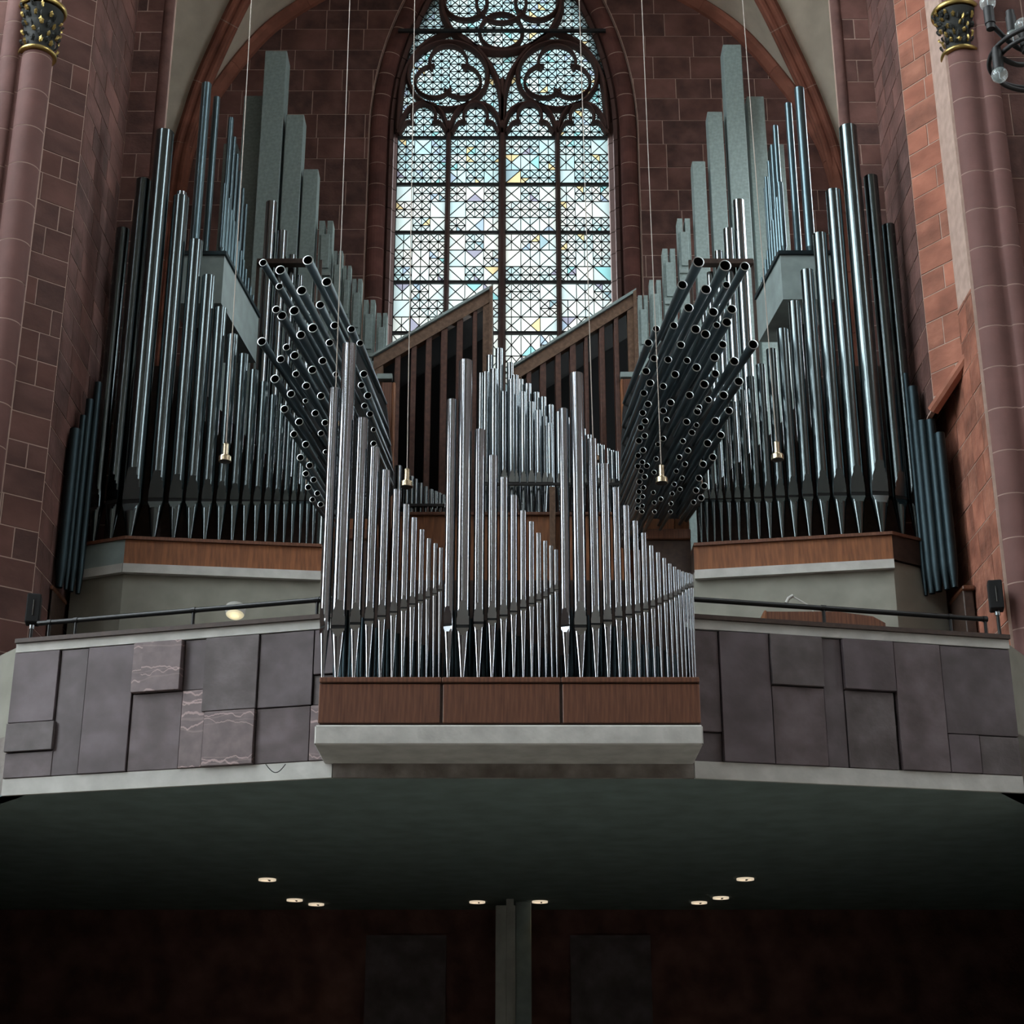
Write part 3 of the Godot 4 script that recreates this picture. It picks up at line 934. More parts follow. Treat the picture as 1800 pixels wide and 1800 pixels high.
# ---------------------------------------------------------------- vault
func build_vault() -> void:
	var cl: Node3D = get_node("ceiling")
	for s in [0, 1]:
		var corner := Vector2(-5.6, 23.0) if s == 0 else Vector2(5.35, 23.0)
		var sx := 1.0 if s == 0 else -1.0
		# the diagonal rib stands in an upright plane at 45 degrees from the corner
		var dir := Vector3(sx, 0, 1).normalized()
		var nrm := Vector3(-sx, 0, 1).normalized()
		var o := Vector3(corner.x, 0, -corner.y)
		var px: Array = [[303, 345], [317, 262], [334, 205], [353, 148], [388, 68], [421, 0]] if s == 0 else [[1481, 345], [1468, 285], [1455, 240], [1423, 157], [1378, 60], [1348, 0]]
		var pts := []
		for p in px:
			var q := at_plane(p[0], p[1], o, nrm) - o
			pts.append(Vector2(q.dot(dir), q.y))
		# on from the top of the picture to the crown of the bay
		var a: Vector2 = pts[pts.size() - 2]
		var b: Vector2 = pts[pts.size() - 1]
		var t := (b - a).normalized()
		var crown := Vector2(7.6, b.y + 2.6)
		for k in range(1, 7):
			var u := k / 6.0
			var c1 := b + t * 1.6
			pts.append(b.lerp(c1, u).lerp(c1.lerp(crown, u), u))
		pts.push_front(Vector2(pts[0].x - 0.06, pts[0].y - 1.2))
		pts.push_front(Vector2(pts[0].x - 0.03, 8.0))
		var path := resample(bezier(pts, 6), 0.12)
		var rib := setting("trim_3" if s == 0 else "trim_4", "moulded red sandstone vault rib rising from the corner")
		var prof := []
		for q in [[-0.15, 0.0], [-0.15, 0.10], [-0.12, 0.13], [-0.085, 0.135], [-0.06, 0.155], [-0.05, 0.20], [-0.02, 0.235], [0.02, 0.235], [0.05, 0.20], [0.06, 0.155], [0.085, 0.135], [0.12, 0.13], [0.15, 0.10], [0.15, 0.0]]:
			prof.append(Vector2(-q[1], q[0]))
		var i := 0
		while i < path.size() - 3:
			var j := mini(i + 9, path.size() - 1)
			var seg := []
			for k in range(i, j + 1):
				seg.append(path[k])
			seg[0] = seg[0].lerp(seg[1], 0.07)
			seg[seg.size() - 1] = seg[seg.size() - 1].lerp(seg[seg.size() - 2], 0.07)
			var mb := MB.new()
			mb.ribbon(seg, prof, o, dir, Vector3.UP, nrm)
			part("rib_stone", mb, M.rib, rib)
			i = j
		var thin := []
		for q in prof:
			thin.append(Vector2(q.x * 0.975, q.y * 0.97))
		var mj := MB.new()
		mj.ribbon(path, thin, o, dir, Vector3.UP, nrm)
		part("joint_mortar", mj, M.mortar, rib)
		# webs: one runs back level to the window wall, one out level to the side wall
		var web1 := MB.new()
		var web2 := MB.new()
		var wallrib := []
		var wall_x: float = -5.75 if s == 0 else 5.55
		var above := []
		for p in path:
			if p.y > 12.0:
				above.append(p)
		for k in above.size() - 1:
			var p0: Vector3 = o + dir * (above[k].x) + Vector3.UP * (above[k].y + 0.02)
			var p1: Vector3 = o + dir * (above[k + 1].x) + Vector3.UP * (above[k + 1].y + 0.02)
			var n1 := Vector3(sx * (p1.y - p0.y), -absf(p1.x - p0.x), 0).normalized()
			web1.squad(p0, p1, Vector3(p1.x, p1.y, -23.05), Vector3(p0.x, p0.y, -23.05), n1, n1, n1, n1)
			var n2 := Vector3(0, -absf(p1.z - p0.z), (p1.y - p0.y)).normalized()
			web2.squad(p0, p1, Vector3(wall_x, p1.y, p1.z), Vector3(wall_x, p0.y, p0.z), n2, n2, n2, n2)
			wallrib.append(Vector2(p0.x, p0.y - 0.0))
		part("vault_web", web1, M.web, cl)
		part("vault_web", web2, M.web, cl)
		# wall rib against the window wall
		var wr := setting("trim_5" if s == 0 else "trim_6", "red sandstone wall rib under the vault")
		var wprof := []
		for q in [Vector2(0.0, 0.0), Vector2(0.0, 0.13), Vector2(0.06, 0.19), Vector2(0.13, 0.17), Vector2(0.2, 0.07), Vector2(0.21, 0.0)]:
			wprof.append(Vector2(-q.x * sx, q.y) if s == 0 else Vector2(q.x, q.y))
		var m := 0
		while m < wallrib.size() - 3:
			var z := mini(m + 9, wallrib.size() - 1)
			var seg := []
			for k in range(m, z + 1):
				seg.append(wallrib[k])
			seg[0] = seg[0].lerp(seg[1], 0.07)
			var mb := MB.new()
			mb.ribbon(seg, wprof, Vector3(0, 0, -23), Vector3.RIGHT, Vector3.UP, Vector3.BACK)
			part("rib_stone", mb, M.rib, wr)
			m = z

# ---------------------------------------------------------------- gallery
var g_l0: Vector3
var g_l1: Vector3
var g_r1: Vector3
var g_r0: Vector3
func plan(p: Vector3) -> Vector2:
	return Vector2(p.x, -p.z)
func build_gallery() -> void:
	g_l0 = at_h(5, 1399, SOFFIT)
	g_l1 = at_h(585, 1367, SOFFIT)
	g_r1 = at_h(1220, 1368, SOFFIT)
	g_r0 = at_h(1798, 1394, SOFFIT)
	var g := setting("gallery", "concrete organ gallery with stone clad parapet")
	var outline := PackedVector2Array([plan(g_l0), plan(g_l1), plan(g_r1), plan(g_r0), Vector2(5.2, 15.4), Vector2(8.0, 15.9), Vector2(8.0, 23.1), Vector2(-8.0, 23.1), Vector2(-8.0, 15.9), Vector2(-5.3, 15.3)])
	var mb := MB.new()
	mb.prism(outline, Vector3.ZERO, Vector3.RIGHT, Vector3.FORWARD, Vector3.UP, SOFFIT, SOFFIT + 0.01)
	part("soffit", mb, M.soffit, g)
	var fl := MB.new()
	fl.prism(outline, Vector3.ZERO, Vector3.RIGHT, Vector3.FORWARD, Vector3.UP, SOFFIT + 0.01, FLOOR_UP)
	part("gallery_slab", fl, M.concrete, g)
	for leg in [[g_l0, g_l1, 0], [g_l1, g_r1, 1], [g_r1, g_r0, 2]]:
		var a: Vector2 = plan(leg[0])
		var b: Vector2 = plan(leg[1])
		var e := (b - a).normalized()
		var out := Vector2(e.y, -e.x)
		# painted edge beam, parapet core, coping strip and wooden cap
		var q := PackedVector2Array([a + out * 0.03, b + out * 0.03, b - out * 0.01, a - out * 0.01])
		var f := MB.new()
		f.prism(q, Vector3.ZERO, Vector3.RIGHT, Vector3.FORWARD, Vector3.UP, SOFFIT - 0.004, FASCIA + (0.0 if leg[2] == 1 else 0.02))
		part("edge_beam", f, M.white if leg[2] != 1 else M.concrete, g)  # middle length in darker grey, the shade under the case put into colour
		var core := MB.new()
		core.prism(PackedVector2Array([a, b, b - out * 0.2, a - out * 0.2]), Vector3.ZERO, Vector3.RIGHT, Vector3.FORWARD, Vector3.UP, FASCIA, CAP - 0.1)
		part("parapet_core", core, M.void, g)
		if leg[2] == 1:
			continue
		var strip := MB.new()
		strip.prism(PackedVector2Array([a + out * 0.05, b + out * 0.05, b - out * 0.22, a - out * 0.22]), Vector3.ZERO, Vector3.RIGHT, Vector3.FORWARD, Vector3.UP, CAP - 0.125, CAP - 0.04)
		part("coping_strip", strip, M.white, g)
		var cap := MB.new()
		cap.prism(PackedVector2Array([a + out * 0.085, b + out * 0.085, b - out * 0.25, a - out * 0.25]), Vector3.ZERO, Vector3.RIGHT, Vector3.FORWARD, Vector3.UP, CAP - 0.04, CAP)
		part("wooden_cap", cap, M.oakdark, g)
		# stone slabs of the cladding: u along, v up, depth proud of the core, vein
		var spec: Array
		if leg[2] == 0:
			spec = [[0, 0.43, 0.148, 1, 0.05, 0], [0, 0.2, 0.155, 0.43, 0.062, 0], [0, 0, 0.155, 0.2, 0.035, 0], [0.148, 0.0, 0.238, 1, 0.03, 0], [0.238, 0, 0.388, 1, 0.042, 0], [0.388, 0.6, 0.54, 1, 0.075, 1], [0.388, 0, 0.545, 0.6, 0.028, 0], [0.54, 0.6, 0.607, 1, 0.026, 0], [0.545, 0, 0.618, 0.6, 0.04, 2], [0.607, 0.42, 0.772, 1, 0.05, 0], [0.618, 0, 0.772, 0.42, 0.058, 3], [0.772, 0.42, 0.935, 1, 0.036, 0], [0.935, 0.65, 1, 1, 0.036, 0], [0.935, 0.42, 1, 0.65, 0.018, 0], [0.772, 0, 0.932, 0.42, 0.03, 0], [0.932, 0, 1, 0.42, 0.036, 1]]
		else:
			spec = [[0, 0.22, 0.085, 1, 0.03, 0], [0, 0.0, 0.085, 0.22, 0.012, 0], [0.085, 0, 0.237, 1, 0.045, 0], [0.237, 0.6, 0.398, 1, 0.066, 0], [0.237, 0, 0.398, 0.6, 0.04, 0], [0.398, 0, 0.462, 1, 0.022, 0], [0.462, 0.6, 0.622, 1, 0.058, 0], [0.462, 0, 0.615, 0.6, 0.03, 0], [0.622, 0.0, 0.772, 1, 0.046, 0], [0.772, 0.3, 1, 1, 0.034, 0], [0.772, 0, 0.872, 0.3, 0.04, 0], [0.872, 0, 1, 0.3, 0.03, 0]]
		var len_ := a.distance_to(b)
		var ux := Vector3(e.x, 0, -e.y)
		var on := Vector3(out.x, 0, -out.y)
		var n := 0
		for sp in spec:
			var s := MB.new()
			var u0: float = sp[0] * len_ + 0.004
			var u1: float = sp[2] * len_ - 0.004
			var v0: float = lerpf(FASCIA + 0.02, CAP - 0.13, sp[1]) + 0.004
			var v1: float = lerpf(FASCIA + 0.02, CAP - 0.13, sp[3]) - 0.004
			s.cbox(Vector3(a.x, 0, -a.y) + ux * ((u0 + u1) / 2) + Vector3.UP * ((v0 + v1) / 2) + on * (sp[4] * 1.25 - 0.05), Vector3(u1 - u0, v1 - v0, 0.1), 0.004, Basis(ux, Vector3.UP, on))
			part("stone_slab", s, M.vein[sp[5] - 1] if sp[5] > 0 else M.slab[(n * 7 + leg[2]) % 4], g)
			n += 1
	# ends of the parapet back to the walls
	for p in [[g_l0, -5.3], [g_r0, 5.2]]:
		var e2 := MB.new()
		var q: Vector3 = p[0]
		var sg: float = signf(p[1])
		e2.prism(PackedVector2Array([plan(q), plan(q) + Vector2(-0.2 * sg, 0), Vector2(p[1] - 0.2 * sg, 15.4), Vector2(p[1], 15.4)]), Vector3.ZERO, Vector3.RIGHT, Vector3.FORWARD, Vector3.UP, SOFFIT, CAP - 0.05)
		part("parapet_return", e2, M.plaster, g)
	build_rails()
	build_undercroft()

func build_rails() -> void:
	for s in [0, 1]:
		var t := thing("handrail", "thin black metal handrail along the parapet " + ("below the round white lamp" if s == 0 else "in front of the desk lamp"), "railing")
		var a: Vector3 = g_l0 if s == 0 else g_r1
		var b: Vector3 = g_l1 if s == 0 else g_r0
		var e := (b - a)
		e.y = 0
		var back := Vector3(-e.z, 0, e.x).normalized()
		if back.z > 0:
			back = -back
		var h := CAP + 0.2
		var p0 := Vector3(a.x, h, a.z) + back * 0.12 + e * (0.03 if s == 0 else -0.03)
		var p1 := Vector3(b.x, h, b.z) + back * 0.12 - e * (0.0 if s == 0 else 0.035)
		var mb := MB.new()
		mb.tube([p0, p1], 0.024, 10)
		part("rail", mb, M.rail, t)
		var f: Array = [0.04, 0.13, 0.52, 0.915] if s == 0 else [0.04, 0.47, 0.88, 0.995]
		for k in f:
			var q: Vector3 = p0.lerp(p1, k)
			var pm := MB.new()
			pm.tube([q, Vector3(q.x, CAP - 0.05, q.z)], 0.016, 8)
			pm.tube([q - e.normalized() * 0.02, q + e.normalized() * 0.02], 0.031, 8)
			part("post", pm, M.rail, t)

func build_undercroft() -> void:
	# the dim space under the gallery: back wall with two doorways, a pillar and the ceiling spots
	var w := setting("wall_undercroft")
	slab(w, "rear_wall", Vector3(-8.2, 0, -22.95), Vector3(8.2, SOFFIT, -23.2), M.stone[2])
	slab(w, "side_screen", Vector3(-8.2, 0, -15.9), Vector3(-8.0, SOFFIT, -23), M.plaster)
	slab(w, "side_screen", Vector3(8.0, 0, -15.9), Vector3(8.2, SOFFIT, -23), M.plaster)
	for x in [-1.45, 1.35]:
		slab(w, "door_leaf", Vector3(x - 0.55, 0, -22.88), Vector3(x + 0.55, SOFFIT - 0.35, -22.95), M.slab[1])
	var p := thing("pillar", "slim grey stepped pillar under the middle of the gallery", "pillar", Vector3.ZERO)
	var c := at_h(890, 1584, SOFFIT)
	var d := 21.8
	var x0 := at_d(871, 1650, d).x
	var x1 := at_d(906, 1650, d).x
	var x2 := at_d(934, 1650, d + 0.25).x
	var a := MB.new()
	a.cbox(Vector3((x0 + x1) / 2, SOFFIT / 2 - 0.04, -d - 0.15), Vector3(x1 - x0, SOFFIT - 0.08, 0.3), 0.01)
	part("front_face", a, M.pillar, p)
	var b := MB.new()
	b.cbox(Vector3((x1 + x2) / 2, SOFFIT / 2, -d - 0.4), Vector3(x2 - x1, SOFFIT, 0.3), 0.01)
	part("side_rib", b, M.chestgrey, p)
	var e := MB.new()
	e.cbox(Vector3(x1 - 0.07, SOFFIT / 2, -d - 0.02), Vector3(0.1, SOFFIT, 0.08), 0.005)
	part("front_rib", e, M.pillar, p)
	var k := 0
	var where := ["in the trio nearer the oblique dark wall, closest to the parapet", "in the trio nearer the oblique dark wall, middle one", "in the trio nearer the oblique dark wall, closest to the rear wall", "beside the pillar, on the veined parapet's side", "beside the pillar, on the plain parapet's side", "in the trio under the plain parapet, closest to the rear wall", "in the trio under the plain parapet, middle one", "in the trio under the plain parapet, closest to the parapet"]
	for q in [[470, 1545], [518, 1581], [556, 1588.5], [839, 1584.5], [949, 1584], [1229, 1585.5], [1267, 1577], [1310, 1544]]:
		var at := at_h(q[0], q[1], SOFFIT)
		var t := thing("ceiling_spot", "round recessed spotlight " + where[k], "spotlight", at, 0.0, "spotlights in the gallery underside")
		var r := 0.105
		var ring := MB.new()
		ring.lathe([Vector2(r * 0.72, 0.0), Vector2(r * 0.74, -0.02), Vector2(r, -0.022), Vector2(r, 0.0)], 28)
		var rm := mat(Color(0.9, 0.86, 0.78), 0.4)
		rm.emission_enabled = true
		rm.emission = Color(1.0, 0.92, 0.80)
		rm.emission_energy_multiplier = 0.28  # glow added to brighten the ring; the trim is no lamp
		part("trim_ring", ring, rm, t)
		var lens := MB.new()
		for s in 24:
			lens.flat(Vector3(0, -0.006, 0), Vector3(sin(TAU * s / 24) * r * 0.74, -0.006, cos(TAU * s / 24) * r * 0.74), Vector3(sin(TAU * (s + 1) / 24) * r * 0.74, -0.006, cos(TAU * (s + 1) / 24) * r * 0.74), Vector3.DOWN)
		var glow := mat(Color(0.5, 0.45, 0.38), 0.3)
		glow.emission_enabled = true
		glow.emission = Color(1.0, 0.90, 0.76)
		glow.emission_energy_multiplier = 0.3
		part("lamp_lens", lens, glow, t)
		var cross := MB.new()
		cross.box(Vector3(0.02, -0.012, 0), Vector3(0.02, 0.012, r * 1.4))
		part("lamp_bar", cross, M.black, t)
		var l := SpotLight3D.new()
		l.name = "spot_glow"
		t.add_child(l)
		l.position = Vector3(0, -0.03, 0)
		l.rotation.x = -PI / 2
		l.light_color = Color(1.0, 0.86, 0.66)
		l.light_energy = 0.05
		l.spot_angle = 40
		l.spot_range = 12
		l.spot_attenuation = 2.0
		l.light_size = 0.07
		l.shadow_enabled = true
		k += 1

# ---------------------------------------------------------------- organ pipes
# A flue pipe: cylindrical body whose front is pressed flat above the mouth, a near-black box as the shade in its slot, and a conical foot.
func flue(called: String, label: String, group: String, base: Vector3, r: float, y_mouth: float, y_top: float, turn: float, m: Material, seg := 36, capped := false) -> Node3D:
	var t := thing(called, label, "organ pipe", base, turn, group)
	var ym := y_mouth - base.y
	var yt := y_top - base.y
	var gap := r * 0.46
	var lip := minf(r * 3.3, (yt - ym) * 0.5)
	var ys := [ym]
	for k in range(1, 9):
		ys.append(ym + lip * k / 8.0)
	ys.append(yt)
	var body := MB.new()
	var at := func(a: float, y: float, up: float) -> Array:
		var x := sin(a) * r
		var z := cos(a) * r
		var lim: float = r * (1.0 - 0.5 * clampf(1.0 - (y - ym) / lip, 0.0, 1.0)) if up > 0 else r * 1.0
		return [Vector3(x, y, minf(z, lim)), z > lim + 1e-5]
	var slope := Vector3(0, -0.5 * r / lip, 1).normalized()
	for k in ys.size() - 1:
		for s in seg:
			var a0 := TAU * s / seg
			var a1 := TAU * (s + 1) / seg
			var p := [at.call(a0, ys[k], 1), at.call(a1, ys[k], 1), at.call(a1, ys[k + 1], 1), at.call(a0, ys[k + 1], 1)]
			var rn := [Vector3(sin(a0), 0, cos(a0)), Vector3(sin(a1), 0, cos(a1)), Vector3(sin(a1), 0, cos(a1)), Vector3(sin(a0), 0, cos(a0))]
			for tr in [[0, 1, 2], [0, 2, 3]]:
				if p[tr[0]][1] or p[tr[1]][1] or p[tr[2]][1]:
					if (p[tr[0]][0] as Vector3).is_equal_approx(p[tr[1]][0]):
						continue
					body.tri(p[tr[0]][0], p[tr[1]][0], p[tr[2]][0], slope, slope, slope)
				else:
					body.tri(p[tr[0]][0], p[tr[1]][0], p[tr[2]][0], rn[tr[0]], rn[tr[1]], rn[tr[2]])
	# shell beside the slot, and the open top with its rim
	body.lathe([Vector2(r, ym - gap), Vector2(r, ym)], 20, Transform3D(), deg_to_rad(62), deg_to_rad(298))
	body.lathe([Vector2(r, yt), Vector2(r * 0.92, yt), Vector2(r * 0.92, yt - minf(0.3, (yt - ym) * 0.3))], seg)
	part("body", body, m, t)
	if capped:
		var cp := MB.new()
		cp.lathe([Vector2(r * 0.62, yt - 0.1), Vector2(r * 0.62, yt + r * 0.75), Vector2(r * 0.55, yt + r * 0.75)], 24)
		part("tuning_sleeve", cp, M.tin2, t)
	var foot := MB.new()
	var yf := ym - gap
	var low := r * 1.15
	var lim2 := func(y: float) -> float: return 0.5 + 0.5 * clampf((yf - y) / low, 0.0, 1.0)
	var fy := [0.0, yf - low, yf - low * 0.75, yf - low * 0.5, yf - low * 0.25, yf]
	if yf - low < 0.02:
		fy = [0.0, yf * 0.5, yf]
	var slope2 := Vector3(0, 0.42, 1).normalized()
	for k in fy.size() - 1:
		for s in seg:
			var q := []
			var hit := false
			for c in [[s, k], [s + 1, k], [s + 1, k + 1], [s, k + 1]]:
				var a: float = TAU * c[0] / seg
				var y: float = fy[c[1]]
				var rr := lerpf(r * 0.2, r, y / yf)
				var z := cos(a) * rr
				var lm: float = r * lim2.call(y)
				if z > lm + 1e-5:
					hit = true
				q.append(Vector3(sin(a) * rr, y, minf(z, lm)))
			var tn := r * 0.8 / yf
			var n0 := Vector3(sin(TAU * s / seg), -tn, cos(TAU * s / seg)).normalized()
			var n1 := Vector3(sin(TAU * (s + 1) / seg), -tn, cos(TAU * (s + 1) / seg)).normalized()
			if hit:
				foot.squad(q[0], q[1], q[2], q[3], slope2, slope2, slope2, slope2)
			else:
				foot.squad(q[0], q[1], q[2], q[3], n0, n1, n1, n0)
	part("foot", foot, m, t)
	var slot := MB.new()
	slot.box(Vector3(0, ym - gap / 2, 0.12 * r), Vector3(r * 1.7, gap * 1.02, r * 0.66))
	part("mouth_shade", slot, M.void, t)  # near-black filling, the shade of the opening given as colour
	return t

# a plain tube on a thin foot, for ranks whose mouths do not show
func plain_pipe(called: String, label: String, group: String, base: Vector3, r: float, y_top: float, m: Material, foot_h := 0.0, seg := 20) -> Node3D:
	var t := thing(called, label, "organ pipe", base, 0.0, group)
	var yt := y_top - base.y
	var b := MB.new()
	b.lathe([Vector2(r, foot_h), Vector2(r, yt), Vector2(r * 0.9, yt), Vector2(r * 0.9, yt - minf(0.3, yt * 0.3))], seg)
	part("body", b, m, t)
	var f := MB.new()
	f.lathe([Vector2(r * (0.6 if called == "bass_pipe" else 0.25), 0), Vector2(r, maxf(foot_h, 0.05))], seg)
	part("foot", f, m, t)
	return t

func trumpet(label: String, group: String, bell: Vector3, dir: Vector3, length: float, r: float) -> void:
	var t := thing("trumpet_pipe", label, "trumpet pipe", bell, 0.0, group)
	var up := dir.normalized()
	var x := up.cross(Vector3.UP).normalized()
	var xf := Transform3D(Basis(x, up, x.cross(up)), Vector3.ZERO)
	var b := MB.new()
	b.lathe([Vector2(r, 0.0), Vector2(r * 0.86, length * 0.25), Vector2(r * 0.42, length), Vector2(0.0, length)], 18, xf)
	part("resonator", b, M.trumpet, t)
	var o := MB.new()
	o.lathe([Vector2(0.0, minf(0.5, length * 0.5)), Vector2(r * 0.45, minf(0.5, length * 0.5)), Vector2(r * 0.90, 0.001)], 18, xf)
	part("bore", o, M.void, t)  # inner cone near-black, the shade inside the bell put into its colour
	var k := MB.new()
	k.lathe([Vector2(r * 0.9, -0.001), Vector2(r * 0.94, -0.005), Vector2(r * 1.06, -0.004), Vector2(r * 1.06, 0.008), Vector2(r * 0.98, 0.01)], 18, xf)
	part("bell_rim", k, M.rim, t)

# ---------------------------------------------------------------- front case on the parapet
func build_front_case() -> void:
	var x0 := at_d(560, 1232, FRONT).x
	var x1 := at_d(1231, 1232, FRONT).x
	var yb := at_d(900, 1275, FRONT).y
	var ys := at_d(900, 1310, FRONT).y
	var c := thing("front_organ_case", "low oak organ case hung on the middle of the parapet, three panels wide", "organ case", Vector3((x0 + x1) / 2, 0, -FRONT))
	var put := func(called: String, a: Vector3, b: Vector3, m: Material, k := 0.006) -> void:
		var mb := MB.new()
		mb.cbox((a + b) / 2 - c.position, (b - a).abs(), k)
		part(called, mb, m, c)
	var cuts := [x0, at_d(776, 1232, FRONT).x, at_d(986.5, 1232, FRONT).x, x1]
	put.call("carcass", Vector3(x0 + 0.01, yb, -FRONT - 0.02), Vector3(x1 - 0.01, BASE - 0.005, -FRONT - 0.8), M.oakdark)
	for k in 3:
		put.call("oak_panel", Vector3(cuts[k] + (0.0 if k == 0 else 0.012), yb + 0.02, -FRONT - 0.03), Vector3(cuts[k + 1] - (0.0 if k == 2 else 0.012), BASE - 0.055, -FRONT), M.oak2)
		put.call("top_rail", Vector3(cuts[k] + (0.0 if k == 0 else 0.002), BASE - 0.045, -FRONT - 0.3), Vector3(cuts[k + 1] - (0.0 if k == 2 else 0.002), BASE, -FRONT + 0.012), M.oak2)
	put.call("concrete_shelf", Vector3(x0 - 0.02, ys, -FRONT - 0.9), Vector3(x1 + 0.01, yb, -FRONT + 0.02), M.white, 0.012)
	var bb := thing("back_board", "dark board behind the polished pipes of the front case", "board", Vector3((x0 + x1) / 2, BASE, -FRONT - 0.64))  # board added so the gaps between the pipes stay dark
	var bm := MB.new()
	bm.box(Vector3(0, (at_d(900, 1020, FRONT + 0.62).y - BASE) / 2, 0), Vector3(x1 - x0 - 0.08, at_d(900, 1020, FRONT + 0.62).y - BASE, 0.04))
	part("panel", bm, M.oakdark, bb)
	# [foot x, width, mouth y, top y]
	var g1 := [[567, 18.5, 1100, 684], [591.5, 26.5, 1099, 607], [621.5, 21, 1094, 737], [646, 18.5, 1088, 788], [668, 16.2, 1082, 828], [689, 14.4, 1075, 862], [707, 12.8, 1068, 888], [722, 11.6, 1061.6, 911], [736.5, 9.9, 1055.6, 932], [749.5, 8.8, 1050, 947.6], [761.5, 8, 1044, 956], [771.5, 7.5, 1037.6, 963.6]]
	var g2 := [[787.5, 18.5, 1097, 704], [812.5, 25, 1098, 635.5], [840.5, 20, 1093, 757], [864.5, 18, 1087, 802.7], [885, 15.6, 1081, 841], [903, 13.8, 1074.4, 872], [920, 12.2, 1068, 899], [935, 10.6, 1061, 918], [948, 9.8, 1055, 938], [960, 8.2, 1049.6, 951.6], [970.5, 7.5, 1042.6, 960], [979.5, 7.3, 1037, 967]]
	var g3 := [[996, 17.5, 1098.4, 720], [1021.5, 24.5, 1098, 658], [1048.5, 18, 1095.6, 773], [1070, 17, 1090, 817], [1090, 14.4, 1083.6, 858.4], [1108, 12.8, 1080, 890], [1124, 11.6, 1075.6, 917], [1138.5, 10.2, 1071, 938], [1151.5, 9, 1066, 960], [1163.5, 8.2, 1061, 972], [1174.5, 7.8, 1056, 982], [1184, 7, 1052, 991.6], [1192.6, 6.8, 1048, 997], [1200.2, 6.4, 1044, 1002], [1207, 6, 1039, 1005], [1213, 5.8, 1035, 1007], [1218.5, 5.4, 1033, 1008], [1223, 5.2, 1032, 1010]]
	var names := ["run by the veined parapet", "middle run", "run by the plain parapet"]
	var gi := 0
	for g in [g1, g2, g3]:
		var k := 0
		for p in g:
			var d := FRONT + 0.16
			var pos := at_d(p[0], 1188, d)
			pos.y = BASE
			var r := metres(p[1], at_d(p[0], 1060, d)) / 2
			flue("front_pipe", "polished tin pipe, %s from the tall end of the front %s" % [NTH[k], names[gi]], "polished pipes of the front case", pos, r, at_d(p[0], p[2] - 2, d - r).y, at_d(p[0], p[3], d).y, deg_to_rad([-50, -20, -20][gi]) if k == 0 else 0.0, M.tin)
			k += 1
		gi += 1
	# shorter ranks inside, seen between the feet
	var n := 0
	for row in 2:
		for k in 40:
			var x := lerpf(x0 + 0.09, x1 - 0.09, (k + 0.5 * row) / 40.0)
			var ph := fmod((k + 0.5 * row) / 40.0 * 3.0, 1.0)
			var hh := lerpf(0.72, 0.26, ph)
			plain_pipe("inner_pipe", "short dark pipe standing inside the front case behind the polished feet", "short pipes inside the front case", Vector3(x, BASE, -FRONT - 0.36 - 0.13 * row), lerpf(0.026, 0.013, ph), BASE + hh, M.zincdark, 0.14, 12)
			n += 1

# ---------------------------------------------------------------- the two towers
func tower_case(label: String, corners: Array, band: float, front_m: Array, white_sides: Array) -> void:
	# corners (x, distance) of the front edge from left to right
	var c := thing("tower_case", label, "organ case", Vector3(corners[1].x, FLOOR_UP, -corners[1].y))
	var o := -c.position
	var back := 17.36
	var outline := func(grow: float) -> PackedVector2Array:
		var pts := PackedVector2Array()
		for p in corners:
			pts.append(p - Vector2(0, grow))
		pts.append(Vector2(corners[corners.size() - 1].x, back))
		pts.append(Vector2(corners[0].x, back))
		return pts
	var y1 := TOWER - 0.035
	var y0 := TOWER - band
	var body := MB.new()
	body.prism(outline.call(-0.03), o, Vector3.RIGHT, Vector3.FORWARD, Vector3.UP, y0, y1)
	part("carcass", body, M.oakdark, c)
	for k in corners.size() - 1:
		var a: Vector2 = corners[k]
		var b: Vector2 = corners[k + 1]
		var e := (b - a).normalized()
		var n := Vector2(e.y, -e.x)
		var f := MB.new()
		f.prism(PackedVector2Array([a + n * 0.0, b + n * 0.0, b - n * 0.04, a - n * 0.04]), o, Vector3.RIGHT, Vector3.FORWARD, Vector3.UP, y0, y1)
		part("front_panel", f, front_m[k], c)
		if white_sides[k]:
			var s := MB.new()
			s.prism(PackedVector2Array([a + n * 0.02, b + n * 0.02, b - n * 0.3, a - n * 0.3]), o, Vector3.RIGHT, Vector3.FORWARD, Vector3.UP, y0 - 0.1, y0)
			part("white_edge", s, M.white, c)
	var top := MB.new()
	top.prism(outline.call(0.03), o, Vector3.RIGHT, Vector3.FORWARD, Vector3.UP, y1, TOWER)
	part("top_board", top, M.oak2, c)
	var un := MB.new()
	un.prism(outline.call(-0.05), o, Vector3.RIGHT, Vector3.FORWARD, Vector3.UP, FLOOR_UP, y0 - 0.005)
	part("plaster_body", un, M.plaster, c)

